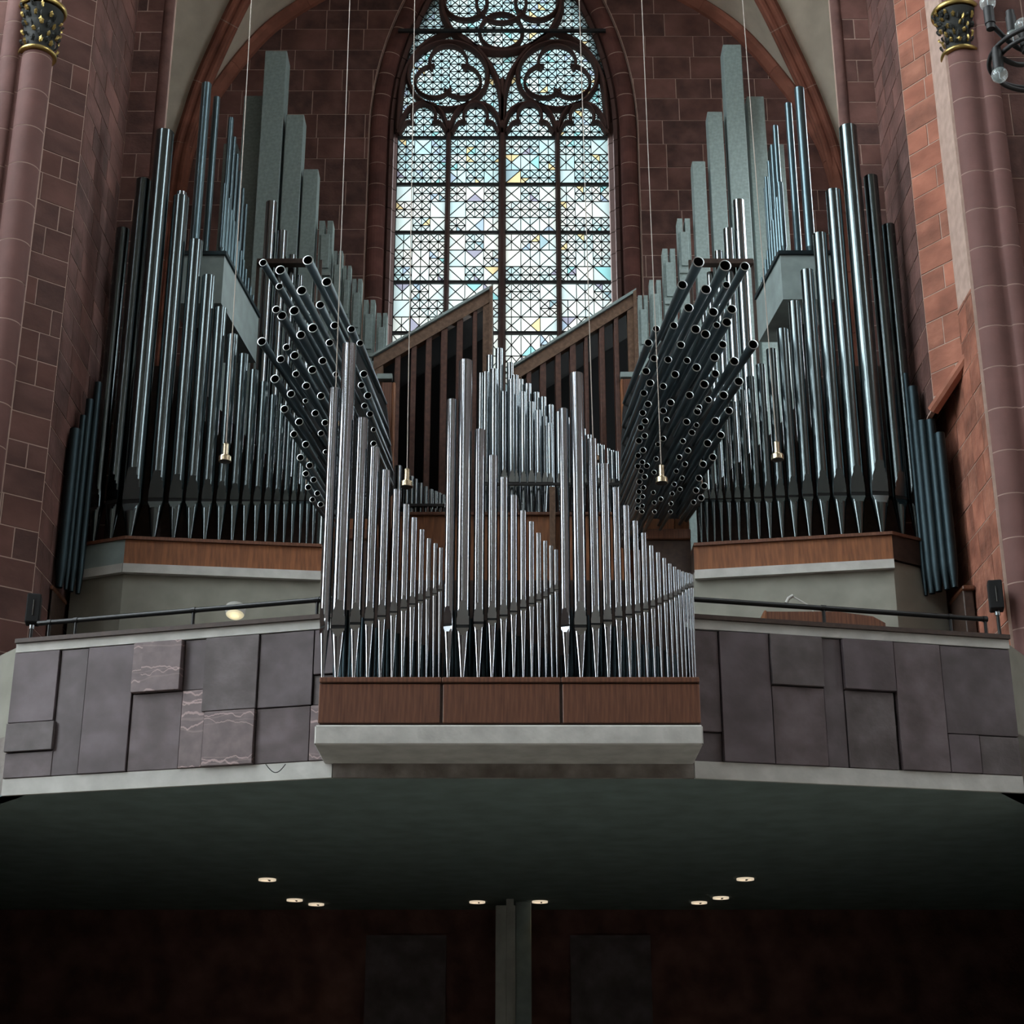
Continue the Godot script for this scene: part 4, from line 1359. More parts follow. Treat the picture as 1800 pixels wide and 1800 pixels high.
func build_towers() -> void:
	# left tower
	var b1 := plan(at_h(130, 958, TOWER))
	var b2 := plan(at_h(221, 943, TOWER))
	var b3 := plan(at_h(566, 957.5, TOWER))
	tower_case("oak and plaster organ tower case above the round white lamp", [b1, b2, b3], 0.31, [M.chestgrey, M.oak], [true, true])  # bluish light on the outer face put into a grey colour
	var d1 := plan(at_h(1219, 955.5, TOWER))
	var d2 := plan(at_h(1567, 935, TOWER))
	var d3 := plan(at_h(1657, 957, TOWER))
	tower_case("oak and plaster organ tower case above the bent desk lamp", [d1, d2, d3], 0.31, [M.oak, M.oakdark], [true, false])
	# [foot x, width, mouth y, top y, turn, top sleeve]
	var left := [[164, 24, 886, 404, -30], [194, 27, 879, 318, -24], [227, 34, 877, 234, -8], [269, 29, 875, 348, 0], [304, 25.5, 876, 425, 0], [333, 24, 876, 487, 0], [359.5, 21, 878, 543, 0], [385, 19, 878.5, 590, 0], [408, 17, 879, 624, 0], [429, 15.5, 879.5, 652, 0], [448.5, 14.5, 880, 673, 0], [467, 13.2, 880, 696, 0], [483.5, 12, 880.5, 712, 0], [499, 11, 881, 735, 0], [513, 10, 881, 760, 0], [527, 9.5, 881, 780, 0], [539, 9, 881, 800, 0], [550, 8.5, 881, 815, 0]]
	var right := [[1613, 23, 879, 397, 26], [1587.5, 26, 872, 312, 18], [1552, 33, 863, 225, 6], [1513.5, 28, 865, 337, 0], [1481.5, 25.5, 866, 413, 0], [1452.5, 24, 867, 477, 0], [1424.5, 21, 869, 532, 0], [1399, 19.5, 871, 580, 0], [1376, 17.5, 872.5, 615, 0], [1354.5, 16, 874, 642, 0], [1335, 14.5, 875, 663, 0], [1317, 13, 876, 687, 0], [1300, 12, 876.5, 707, 0], [1284, 11, 877, 735, 0], [1269.5, 10, 878, 760, 0], [1256.5, 9.5, 878, 780, 0], [1244, 9, 878, 800, 0], [1233.5, 8.5, 878, 815, 0]]
	for s in 2:
		var list: Array = left if s == 0 else right
		var rail := []
		for k in list.size():
			var p: Array = list[k]
			# foot stands 14 cm behind the front edge of the chest
			var ed := edge_distance([b1, b2, b3] if s == 0 else [d1, d2, d3], at_h(p[0], 950, TOWER).x)
			var d := ed + 0.16
			var pos := at_d(p[0], 948, d)
			pos.y = TOWER
			var r := metres(p[1], at_d(p[0], 700, d)) / 2
			var lab := "dull metal pipe, %s from the wall, on the tower over the %s" % [NTH[k], "round lamp" if s == 0 else "desk lamp"]
			flue("tower_pipe", lab, "front pipes of the tower above the " + ("round lamp" if s == 0 else "desk lamp"), pos, r, at_d(p[0], p[2] - 3, d - r).y, at_d(p[0], p[3], d).y, deg_to_rad(p[4]), M.zinc, 36, k == 3 and s == 0)
			rail.append(Vector3(pos.x, at_d(p[0], p[2], d).y, pos.z - r - 0.03))
		# rack rail behind the mouths, dark board added to keep the gaps between pipes dark
		var t := thing("pipe_rack", "dark rack rail behind the pipe mouths over the " + ("round lamp" if s == 0 else "desk lamp"), "pipe rack", Vector3(rail[4].x, TOWER, rail[4].z))
		var rm := MB.new()
		for k in rail.size() - 1:
			var a: Vector3 = rail[k] - t.position
			var b: Vector3 = rail[k + 1] - t.position
			var e := b - a
			rm.box((a + b) / 2, Vector3(e.length() + 0.02, 0.035, 0.03), Basis(Vector3.UP, atan2(-e.z, e.x)))
		part("rail", rm, M.black, t)
		t = thing("back_board", "dark board behind the tall pipes over the " + ("round lamp" if s == 0 else "desk lamp"), "board", Vector3(rail[4].x, TOWER, -17.25))
		var bd := MB.new()
		var sx := 1.0 if s == 0 else -1.0
		var w: float = absf(rail[0].x - rail[rail.size() - 1].x)
		var dback: float = 17.25
		var q := PackedVector2Array([Vector2(rail[0].x, TOWER), Vector2(rail[rail.size() - 1].x, TOWER), Vector2(rail[rail.size() - 1].x, TOWER + 0.7), Vector2(rail[8].x, TOWER + 1.5), Vector2(rail[3].x, TOWER + 2.4), Vector2(rail[0].x, TOWER + 2.4)])
		bd.prism(q, Vector3(0, 0, -dback) - t.position, Vector3.RIGHT, Vector3.UP, Vector3.BACK, -0.03, 0.0)
		part("panel", bd, M.oakdark, t)
	build_outer_pipes()
	build_upper_ranks()
func edge_distance(c: Array, x: float) -> float:
	for k in c.size() - 1:
		if (x >= c[k].x and x <= c[k + 1].x) or k == c.size() - 2:
			return lerpf(c[k].y, c[k + 1].y, (x - c[k].x) / (c[k + 1].x - c[k].x))
	return c[0].y

func build_outer_pipes() -> void:
	# dark bass pipes on low chests between the towers and the walls
	var side := [[[104, 1032, 19, 755], [116, 1028, 11, 731], [126, 1024, 14, 703], [139, 1020, 13, 673]], [[1679, 1036, 18, 762], [1665, 1036, 17, 739], [1650, 1036, 19, 715], [1638, 1036, 18, 681], [1627, 1036, 10, 657]]]
	for s in 2:
		var yb: float = at_d(100, 1034, 16.2).y
		var xw := -4.85 if s == 0 else 4.86
		var xi: float = at_h(130, 958, TOWER).x - 0.01 if s == 0 else at_h(1657, 957, TOWER).x + 0.01
		var c := thing("bass_chest", "low brown wooden bass chest beside the tower above the " + ("round white lamp" if s == 0 else "bent desk lamp"), "organ case", Vector3((xw + xi) / 2, FLOOR_UP, -16.2))
		var b := MB.new()
		b.cbox(Vector3(0, (yb + FLOOR_UP + 0.95) / 2 - FLOOR_UP, -0.3), Vector3(absf(xw - xi) - 0.02, yb - FLOOR_UP - 0.95, 0.5), 0.01)
		part("carcass", b, M.oakdark, c)
		var t := MB.new()
		t.cbox(Vector3(0, yb - FLOOR_UP + 0.015, -0.29), Vector3(absf(xw - xi), 0.05, 0.56), 0.01)
		part("top_board", t, M.oak2, c)
		var w := MB.new()
		w.cbox(Vector3(0, 0.475, -0.3), Vector3(absf(xw - xi) - 0.01, 0.95, 0.52), 0.01)
		part("white_plinth", w, M.white, c)
		for k in side[s].size():
			var p: Array = side[s][k]
			var d: float = 16.3 + 0.07 * k
			var pos := at_d(p[0], p[1], d)
			pos.y = yb + 0.04
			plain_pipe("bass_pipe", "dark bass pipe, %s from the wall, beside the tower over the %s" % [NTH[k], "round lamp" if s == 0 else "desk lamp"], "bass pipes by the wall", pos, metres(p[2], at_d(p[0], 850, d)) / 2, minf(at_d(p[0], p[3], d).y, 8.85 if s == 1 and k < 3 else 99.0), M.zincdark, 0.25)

func build_upper_ranks() -> void:
	for s in 2:
		# grey chest running back behind the tower, carrying a high rank
		var f0 := at_d(395, 443, 17.4) if s == 0 else at_d(1371, 442, 17.4)
		var top := f0.y
		var bk := at_h(455, 553, top) if s == 0 else at_h(1329, 521, top)
		var yb := (at_d(390, 533, 17.4) if s == 0 else at_d(1380, 526, 17.4)).y
		var sx := -1.0 if s == 0 else 1.0
		var run := Vector3(bk.x - f0.x, 0, bk.z - f0.z)
		var dir := run.normalized()
		var wide := 0.62
		var where := "round white lamp" if s == 0 else "bent desk lamp"
		var c := thing("high_chest", "grey wind chest raised behind the tower above the " + where, "wind chest", f0)
		var q := PackedVector2Array([plan(f0) , plan(f0) + Vector2(sx * wide, 0.0), plan(bk) + Vector2(sx * wide, 0.0), plan(bk)])
		var mb := MB.new()
		mb.prism(q, -f0, Vector3.RIGHT, Vector3.FORWARD, Vector3.UP, yb, top - 0.05)
		part("body", mb, M.chestgrey, c)
		var q2 := PackedVector2Array([plan(f0) - Vector2(sx * 0.025, 0.03), plan(f0) + Vector2(sx * wide, -0.03), plan(bk) + Vector2(sx * wide, 0.0), plan(bk) - Vector2(sx * 0.025, 0)])
		var tb := MB.new()
		tb.prism(q2, -f0, Vector3.RIGHT, Vector3.FORWARD, Vector3.UP, top - 0.05, top)
		part("top_board", tb, M.zincdark, c)
		var leg := MB.new()
		leg.box(Vector3(sx * wide * 0.6, (TOWER - top) / 2 - 0.3, -0.8), Vector3(0.3, top - TOWER - 0.1, 0.3))
		part("support_post", leg, M.black, c)
		var k := 0
		# back row: tall, front row: short; the rank shrinks away from the nave
		var tall := [[17.52, 17.5, 148], [17.72, 12.5, 172], [17.92, 10, 208], [18.1, 9, 242], [18.28, 8, 272], [18.46, 7.5, 302], [18.64, 7, 332], [18.82, 6.5, 360]] if s == 0 else [[17.52, 17.5, 156], [17.72, 13, 183], [17.92, 10, 222], [18.1, 9, 256], [18.28, 8, 284], [18.46, 7.5, 312], [18.64, 7, 340], [18.82, 6.5, 366]]
		for p in tall:
			var u: float = (p[0] - 17.4) / maxf(0.3, -run.z)
			var foot := f0 + run * clampf(u, 0.02, 0.97) + Vector3(sx * (0.33 if k == 0 else 0.2), 0, 0)
			if k == 0:
				foot.x = at_d(341, 426, 17.5).x if s == 0 else at_d(1424, 412, 17.5).x
			if k == 1:
				foot.x = at_d(361, 430, 17.7).x if s == 0 else at_d(1402, 412, 17.7).x
			foot.y = top
			plain_pipe("high_pipe", "blue grey pipe, %s from the nave, tall row over the %s tower" % [NTH[k], "round lamp" if s == 0 else "desk lamp"], "high rank above the " + where, foot, metres(p[1], foot) / 2, at_d(900, p[2], p[0]).y, M.zinc2, 0.12, 20)
			k += 1
		k = 0
		var count := 12 if s == 0 else 10
		for j in count:
			var u := 0.05 + 0.90 * j / (count - 1.0)
			var foot := f0 + run * u + Vector3(sx * 0.07, 0, 0)
			var hgt := lerpf(1.0, 0.24, pow(j / (count - 1.0), 0.75))
			plain_pipe("high_pipe", "blue grey pipe, %s from the nave, short row over the %s tower" % [NTH[j], "round lamp" if s == 0 else "desk lamp"], "high rank above the " + where, foot, minf(lerpf(0.038, 0.014, j / (count - 1.0)), run.length() * 0.9 / count * 0.42), top + hgt, M.zinc2, 0.1, 16)

# ---------------------------------------------------------------- grey wooden pipes
func build_wooden_pipes() -> void:
	# [left x, right x, top y, distance, notch]
	var left := [[393, 418, 252, 21.6, 0], [429, 463, 168, 21.2, 0], [466, 505, 89, 20.9, 0], [503, 535, 201, 20.9, 0], [533, 560, 297, 20.9, 0], [561, 586, 388, 20.9, 1], [586, 603, 441, 20.9, 1], [603, 618, 467, 20.9, 1], [619, 637, 490, 20.9, 1], [639, 660, 527, 20.9, 1], [662, 681, 550, 20.9, 1]]
	var right := [[1353, 1378, 253, 21.6, 0], [1312, 1343, 169, 21.2, 0], [1270, 1303, 78, 20.9, 0], [1243, 1270, 196, 20.9, 0], [1216, 1240, 283, 20.9, 0], [1190, 1213, 384, 20.9, 1], [1164, 1187, 437, 20.9, 1], [1141, 1162, 492, 20.9, 1], [1121, 1139, 519, 20.9, 1]]
	for s in 2:
		var list: Array = left if s == 0 else right
		for k in list.size():
			var p: Array = list[k]
			var a := at_d(p[0], p[2], p[3])
			var b := at_d(p[1], p[2], p[3])
			var w := b.x - a.x - 0.008
			var low := 8.4
			var t := thing("wooden_pipe", "square grey wooden pipe, %s from the wall, behind the %s tower" % [NTH[k], "round lamp" if s == 0 else "desk lamp"], "organ pipe", Vector3((a.x + b.x) / 2, low, -p[3]), 0.0, "square wooden pipes before the window wall")
			var h := a.y - low
			var dp := w * 1.15
			var mb := MB.new()
			if p[4] == 0:
				mb.cbox(Vector3(0, h / 2, -dp / 2), Vector3(w, h, dp), 0.008)
			else:
				var nw := w * 0.1
				mb.prism(PackedVector2Array([Vector2(-w / 2, 0), Vector2(w / 2, 0), Vector2(w / 2, h), Vector2(nw, h), Vector2(nw, h - 0.26), Vector2(-nw, h - 0.26), Vector2(-nw, h), Vector2(-w / 2, h)]), Vector3.ZERO, Vector3.RIGHT, Vector3.UP, Vector3.BACK, -dp, 0.0)
				var sl := MB.new()
				sl.cbox(Vector3(0, h - 0.52, 0.012), Vector3(w * 0.62, 0.56, 0.03), 0.004)
				part("tuning_slide", sl, M.greywood, t)
				var cap := MB.new()
				cap.cbox(Vector3(0, h - 0.9, 0.012), Vector3(w * 0.96, 0.05, 0.035), 0.004)
				part("mouth_batten", cap, M.chestgrey, t)
			part("body", mb, M.greywood, t)
	# the chest they stand on
	for s in 2:
		var xa: float = at_d(390 if s == 0 else 1118, 700, 21.1).x
		var xb: float = at_d(684 if s == 0 else 1380, 700, 21.1).x
		var c := thing("rear_chest", "dark wooden chest under the square grey pipes above the " + ("round white lamp" if s == 0 else "bent desk lamp"), "wind chest", Vector3((xa + xb) / 2, FLOOR_UP, -21.3))
		var m := MB.new()
		m.cbox(Vector3(0, (8.4 - FLOOR_UP) / 2, 0), Vector3(xb - xa, 8.4 - FLOOR_UP, 1.1), 0.02)
		part("carcass", m, M.oakdark, c)
		# bright metal pipes of a middle rank, with their rack rail
		var list: Array = [[478, 357, 20.5], [497, 408, 18.5], [514, 450, 14], [528, 486, 12], [541, 520, 11]] if s == 0 else [[1298, 354, 20.5], [1280, 404, 18.5], [1263, 443, 15], [1248, 480, 12], [1236, 515, 11]]
		for k in list.size():
			var p: Array = list[k]
			var d := 19.4
			var base := at_d(p[0], p[1], d)
			var yt := base.y
			base.y = FLOOR_UP + 2.6
			plain_pipe("middle_pipe", "bright metal pipe behind the trumpets, %s tallest on the %s side" % [NTH[k], "round lamp" if s == 0 else "desk lamp"], "middle rank behind the trumpets", base, metres(p[2], at_d(p[0], p[1], d)) / 2, yt, M.tin2, 0.3)
		var mc := thing("middle_chest", "dark chest behind the trumpets on the " + ("round lamp side" if s == 0 else "desk lamp side"), "wind chest", Vector3(at_d(510 if s == 0 else 1266, 600, 19.4).x, FLOOR_UP, -19.5))
		var m2 := MB.new()
		m2.cbox(Vector3(0, 1.3, 0), Vector3(0.9, 2.6, 0.5), 0.01)
		part("carcass", m2, M.oakdark, mc)
		mc = thing("pipe_rack", "dark wooden rack steadying the bright pipes behind the trumpets, " + ("round lamp side" if s == 0 else "desk lamp side"), "pipe rack", mc.position)
		var m3 := MB.new()
		var ry: float = at_d(465, 470, 19.4).y - FLOOR_UP
		m3.box(Vector3(-0.1 if s == 0 else 0.1, ry, 0.22), Vector3(0.75, 0.07, 0.12))
		part("rack_rail", m3, M.oakdark, mc)
		var m4 := MB.new()
		for q in [-0.42, 0.42]:
			m4.box(Vector3(q - (0.05 if s == 0 else -0.05), (ry + 2.6) / 2, 0.2), Vector3(0.04, ry - 2.5, 0.04))
		part("rack_post", m4, M.oakdark, mc)

# ---------------------------------------------------------------- horizontal trumpets
func build_trumpets() -> void:
	var l1 := [[225, 220, 90], [435, 310, 115], [770, 190, 120], [695, 560, 115], [425, 510, 85], [1000, 455, 115], [920, 735, 100], [385, 790, 95], [605, 805, 115], [455, 865, 110], [830, 1015, 115], [1095, 985, 95], [1300, 1030, 90], [685, 1100, 105], [210, 1180, 105], [1035, 1195, 90], [1405, 1200, 80], [510, 1250, 85], [610, 1350, 105], [440, 1395, 95], [950, 1415, 95], [825, 1525, 100], [1110, 1580, 70], [1450, 1575, 90], [625, 1575, 85], [370, 1635, 105], [750, 1720, 95], [1420, 1710, 80]]
	var l2 := [[565, 225, 95], [930, 250, 90], [740, 310, 60], [1500, 245, 90], [485, 410, 95], [860, 460, 85], [1460, 370, 75], [665, 565, 95], [980, 575, 80], [1525, 470, 80], [600, 715, 85], [930, 705, 75], [745, 840, 85], [1570, 660, 60], [1570, 830, 70], [680, 1000, 85], [790, 1095, 80], [745, 1195, 75], [840, 1270, 75], [775, 1360, 75], [885, 1435, 70], [825, 1510, 65], [925, 1570, 70], [985, 930, 60]]
	var r1 := [[885, 210, 135], [1210, 255, 140], [1450, 265, 112], [690, 490, 112], [975, 545, 122], [1225, 490, 90], [765, 770, 112], [1065, 820, 112], [1290, 785, 112], [1230, 945, 115], [585, 985, 90], [1105, 980, 85], [370, 1025, 85], [850, 1030, 112], [970, 1090, 110], [275, 1195, 95], [670, 1220, 95], [1180, 1215, 98], [1550, 1215, 118], [345, 1385, 90], [515, 1400, 90], [745, 1410, 85], [1080, 1370, 108], [1320, 1420, 108], [245, 1540, 95], [860, 1495, 100], [600, 1580, 95], [1090, 1570, 95], [1375, 1665, 110], [295, 1685, 95], [455, 1725, 85], [955, 1700, 105]]
	var r2 := [[220, 215, 85], [775, 240, 95], [1005, 295, 85], [1190, 240, 105], [270, 350, 85], [545, 330, 90], [890, 390, 75], [870, 440, 90], [1255, 430, 95], [205, 455, 80], [455, 430, 80], [235, 555, 80], [495, 540, 75], [740, 565, 85], [1090, 555, 95], [180, 635, 80], [860, 605, 65], [230, 735, 75], [805, 695, 80], [1155, 725, 90], [160, 795, 80], [695, 800, 70], [995, 825, 95], [455, 770, 70], [210, 910, 75], [755, 915, 75], [390, 840, 55], [150, 975, 70], [650, 995, 70], [1060, 995, 90], [200, 1055, 65], [370, 1015, 60], [720, 1080, 70], [940, 1080, 85], [145, 1105, 65], [255, 1100, 70], [185, 1165, 65], [345, 1180, 60], [615, 1165, 60], [230, 1235, 70], [890, 1250, 80], [165, 1295, 70], [590, 1325, 60], [685, 1250, 60], [215, 1365, 60], [955, 1345, 80], [160, 1415, 65], [335, 1425, 55], [565, 1440, 55], [660, 1385, 60], [855, 1400, 75], [205, 1475, 60], [425, 1505, 60], [150, 1525, 65], [915, 1490, 80], [345, 1550, 55], [550, 1560, 55], [200, 1590, 55], [825, 1545, 65], [140, 1620, 55], [195, 1660, 55], [350, 1660, 52], [545, 1660, 50]]
	var ends := [[], []]
	for g in [[l1, 430.0, 430.0, 0], [l2, 430.0, 660.0, 0], [r1, 1100.0, 430.0, 1], [r2, 1100.0, 660.0, 1]]:
		var s: int = g[3]
		for p in g[0]:
			var px: float = g[1] + p[0] / 6.923
			var py: float = g[2] + p[1] / 6.923
			var w: float = p[2] / 6.923
			var f := clampf((py - 455.0) / 440.0, 0.0, 1.0)
			var db := lerpf(15.55, 16.45, f)
			var de := 17.43
			var bell := at_d(px, py, db)
			# the pipes fan a little: the outer ones turn out more
			var vx := 1290.0 + (560.0 - px) * 0.9 if s == 0 else 545.0 + (1190.0 - px) * 0.7
			var dir := Vector3((vx - 900.0) / F * cos(PITCH), 0, -1).normalized()
			trumpet("dark horizontal trumpet pipe in the %s tier of the sheaf by the %s tower" % [["top", "second", "third", "fourth", "fifth", "lowest"][clampi(int(f * 6.0), 0, 5)], "round lamp" if s == 0 else "desk lamp"], "horizontal trumpets by the " + ("round lamp" if s == 0 else "desk lamp") + " tower", bell, dir, (de - db) / -dir.z, metres(w, bell) * 0.5)
			ends[s].append(bell + dir * ((de - db) / -dir.z))
	# board that carries their boots
	for s in 2:
		var hull := PackedVector2Array()
		for e in ends[s]:
			hull.append(Vector2(e.x, e.y))
		hull = Geometry2D.convex_hull(hull)
		hull.remove_at(hull.size() - 1)
		var c := thing("trumpet_chest", "dark chest board holding the trumpets on the " + ("round lamp side" if s == 0 else "desk lamp side"), "wind chest", Vector3(ends[s][0].x, FLOOR_UP, -17.5))
		var m := MB.new()
		m.prism(hull, Vector3(0, 0, -17.5) - c.position, Vector3.RIGHT, Vector3.UP, Vector3.BACK, -0.2, 0.06)
		part("board", m, M.black, c)
		# oak foot of the chest
		c = thing("trumpet_stand", "oak stand with blocks and ledge under the trumpets on the " + ("round lamp side" if s == 0 else "desk lamp side"), "stand", Vector3(ends[s][0].x, FLOOR_UP, -17.4))
		var xa: float = at_d(582 if s == 0 else 1134, 920, 17.1).x
		var xb: float = at_d(662 if s == 0 else 1212, 920, 17.1).x
		var y1: float = at_d(1180, 911, 17.1).y
		var ym: float = at_d(1180, 934, 17.1).y
		for k in 3:
			var q := MB.new()
			q.cbox(Vector3(lerpf(xa, xb, (k + 0.5) / 3.0), (y1 + ym) / 2, -17.26) - c.position, Vector3((xb - xa) / 3.0 - 0.006, y1 - ym, 0.3), 0.006)
			part("oak_block", q, M.oak, c)
		var l := MB.new()
		l.cbox(Vector3((xa + xb) / 2, ym - 0.06, -17.22) - c.position, Vector3(xb - xa, 0.12, 0.42), 0.01)
		part("oak_ledge", l, M.oak2, c)
		var lo := MB.new()
		lo.cbox(Vector3((xa + xb) / 2, (ym - 0.12 + FLOOR_UP) / 2, -17.24) - c.position, Vector3(xb - xa, ym - 0.12 - FLOOR_UP, 0.38), 0.01)
		part("oak_foot", lo, M.oakdark, c)

# ---------------------------------------------------------------- swell boxes and the ranks before them
func build_swell() -> void:
	var d := 19.0
	var boxes := [[[657, 627], [866, 505], 0, [[690, 700], [719, 728.5], [745, 755.5], [772, 783.5], [800, 811], [829, 836.5]], [663, 690, 665]], [[900, 648], [1118, 512], 1, [[925, 933.5], [949, 960], [977, 986.5], [1003, 1013.5], [1029, 1035.5], [1056, 1065.5], [1083, 1091]], [1090, 1115, 662]]]
	for b in boxes:
		var lt := at_d(b[0][0], b[0][1], d)
		var rt := at_d(b[1][0], b[1][1], d)
		var bot := FLOOR_UP
		var t := thing("swell_box", "slant-topped wooden swell box with upright shutters " + ("nearer the round white lamp's tower" if b[2] == 0 else "nearer the desk lamp's tower"), "swell box", Vector3((lt.x + rt.x) / 2, bot, -d))
		var o := Vector3(0, 0, -d) - t.position
		var slope := (rt.y - lt.y) / (rt.x - lt.x)
		var top := func(x: float) -> float: return lt.y + (x - lt.x) * slope
		var st := metres(17, lt)
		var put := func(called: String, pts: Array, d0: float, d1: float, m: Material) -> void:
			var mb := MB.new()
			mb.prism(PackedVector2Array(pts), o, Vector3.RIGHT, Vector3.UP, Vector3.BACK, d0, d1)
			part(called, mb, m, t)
		# frame
		put.call("stile", [Vector2(lt.x, bot), Vector2(lt.x + st, bot), Vector2(lt.x + st, top.call(lt.x + st) - 0.05), Vector2(lt.x, lt.y)], -0.12, 0.0, M.swell)
		put.call("stile", [Vector2(rt.x - st, bot), Vector2(rt.x - st * 0.35, bot), Vector2(rt.x - st * 0.35, top.call(rt.x - st * 0.35)), Vector2(rt.x - st, top.call(rt.x - st))], -0.12, 0.0, M.swell)
		put.call("edge_board", [Vector2(rt.x - st * 0.34, bot), Vector2(rt.x, bot), Vector2(rt.x, rt.y), Vector2(rt.x - st * 0.34, top.call(rt.x - st * 0.34))], -0.5, 0.05, M.swell)
		put.call("top_rail", [Vector2(lt.x, lt.y - 0.20), Vector2(rt.x - st * 0.35, top.call(rt.x - st * 0.35) - 0.20), Vector2(rt.x - st * 0.35, top.call(rt.x - st * 0.35) - 0.02), Vector2(lt.x, lt.y - 0.02)], -0.11, 0.012, M.swell)
		put.call("roof_board", [Vector2(lt.x - 0.03, lt.y - 0.02), Vector2(rt.x, rt.y - 0.02), Vector2(rt.x, rt.y + 0.025), Vector2(lt.x - 0.03, lt.y + 0.012)], -0.1, 0.045, M.chestgrey)
		put.call("inner_roof", [Vector2(lt.x, lt.y - 0.03), Vector2(rt.x, rt.y - 0.03), Vector2(rt.x, rt.y + 0.02), Vector2(lt.x, lt.y + 0.01)], -1.3, -0.1, M.void)  # inside boards near-black, the inner shade of the box put into their colour
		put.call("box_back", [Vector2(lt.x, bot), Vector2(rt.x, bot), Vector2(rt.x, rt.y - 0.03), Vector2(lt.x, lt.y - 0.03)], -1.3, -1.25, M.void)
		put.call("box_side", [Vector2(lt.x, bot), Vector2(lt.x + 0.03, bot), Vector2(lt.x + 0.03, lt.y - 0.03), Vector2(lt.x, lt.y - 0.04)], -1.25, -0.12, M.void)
		for v in b[3]:
			var xm: float = (at_d(v[0], 750, d).x + at_d(v[1], 750, d).x) / 2
			var wd: float = at_d(v[1], 750, d).x - at_d(v[0], 750, d).x
			var yt: float = top.call(xm) - 0.17
			var lv := MB.new()
			lv.cbox(Vector3(xm, (bot + yt) / 2, -d - 0.07) - t.position, Vector3(wd, yt - bot, 0.13), 0.006, Basis(Vector3.UP, deg_to_rad(6.0)))
			part("shutter", lv, M.louvre, t)
		var br := MB.new()
		var ba := at_d(b[4][0], b[4][2], d - 0.03)
		var bb := at_d(b[4][1], b[4][2], d - 0.03)
		br.cbox((ba + bb) / 2 + Vector3(0, 0, 0.02) - t.position, Vector3(bb.x - ba.x, 0.075, 0.1), 0.005)
		part("bracket", br, M.chestgrey, t)
	# carved-off post between box and trumpets, oak base in front
	for s in 2:
		var x0: float = at_d(671 if s == 0 else 1096, 700, 18.6).x
		var x1: float = at_d(690 if s == 0 else 1116, 700, 18.6).x
		var y1: float = at_d(0, 676 if s == 0 else 670, 18.6).y
		var p := thing("wooden_post", "reddish brown wooden post between swell box and trumpets on the %s side" % ("round white lamp's" if s == 0 else "desk lamp's"), "post", Vector3((x0 + x1) / 2, FLOOR_UP, -18.6))
		var m := MB.new()
		m.cbox(Vector3(0, (y1 - FLOOR_UP) / 2, 0), Vector3(x1 - x0, y1 - FLOOR_UP, 0.14), 0.008)
		part("shaft", m, M.oak2, p)
		var e := MB.new()
		var sx := 1.0 if s == 0 else -1.0
		e.cbox(Vector3(sx * ((x1 - x0) / 2 + 0.018), (y1 - FLOOR_UP) / 2, 0), Vector3(0.035, y1 - FLOOR_UP, 0.15), 0.008)
		part("pale_edge", e, M.oak, p)
	var db := 18.1
	var c := thing("centre_case", "oak case with plain panels standing under the middle pipes between the swell boxes", "organ case", Vector3(0, FLOOR_UP, -db))
	var xa := at_d(690, 920, db).x
	var xb := at_d(1104, 920, db).x
	var yt := at_d(900, 907, db).y
	for k in 2:
		var q := MB.new()
		var u0 := xa if k == 0 else at_d(850, 920, db).x
		var u1 := at_d(850, 920, db).x if k == 0 else xb
		q.cbox(Vector3((u0 + u1) / 2, (yt + FLOOR_UP) / 2 - FLOOR_UP, -0.35), Vector3(u1 - u0 - 0.004, yt - FLOOR_UP, 0.7), 0.006)
		part("oak_panel", q, M.oak, c)
	var tb := MB.new()
	tb.cbox(Vector3((xa + xb) / 2, yt - FLOOR_UP + 0.02, -0.34), Vector3(xb - xa, 0.04, 0.76), 0.006)
	part("top_board", tb, M.oak2, c)
	var pp := thing("pale_post", "short pale wooden post in front of the middle case", "post", Vector3(at_d(971, 900, db).x, FLOOR_UP, -db + 0.06))
	var sp := MB.new()
	sp.cbox(Vector3(0, (at_d(0, 860, db).y - FLOOR_UP) / 2, 0), Vector3(0.07, at_d(0, 860, db).y - FLOOR_UP, 0.06), 0.006)
	part("shaft", sp, M.swell, pp)
	var base := yt + 0.04
	# the middle group, front row with mouths: [x, width, top y]
	var k := 0
	for p in [[853, 12, 655, 0], [868, 13.5, 650, 0], [886, 13.5, 690, 0], [900, 12.5, 668, 0], [906, 13, 661, 0], [920.5, 11.5, 690, 0], [934.5, 13, 708, 0], [947.5, 11, 722, 0], [958.5, 10.5, 733, 0], [968, 10, 745, 0]]:
		var dd := db + 0.16 + (0.0 if k % 2 else 0.06)
		var pos := at_d(p[0], 905, dd)
		pos.y = base
		flue("middle_pipe", "slender bright pipe, %s from the round lamp side, in the middle group's front row" % NTH[k], "middle group before the swell boxes", pos, metres(p[1], pos) / 2, at_d(p[0], 848, dd).y, at_d(p[0], p[2], dd).y, 0.0, M.tin2, 24)
		k += 1
	k = 0
	for p in [[846, 11, 657], [862, 13, 626], [879, 14.5, 614], [899, 13, 639], [907, 12, 661], [918, 10.5, 668], [931, 13.5, 676], [946, 12, 691], [958.5, 12, 699], [972, 11.5, 713]]:
		var dd := db + 0.45
		var pos := at_d(p[0] - 2.0, 905, dd)
		pos.y = base
		plain_pipe("middle_pipe", "slender bright pipe, %s from the round lamp side, in the middle group's rear row" % NTH[k], "middle group before the swell boxes", pos, metres(p[1], pos) / 2, at_d(p[0], p[2], dd).y, M.tin2, 0.4)
		k += 1
	# little pipes on either hand, with a rack rail
	k = 0
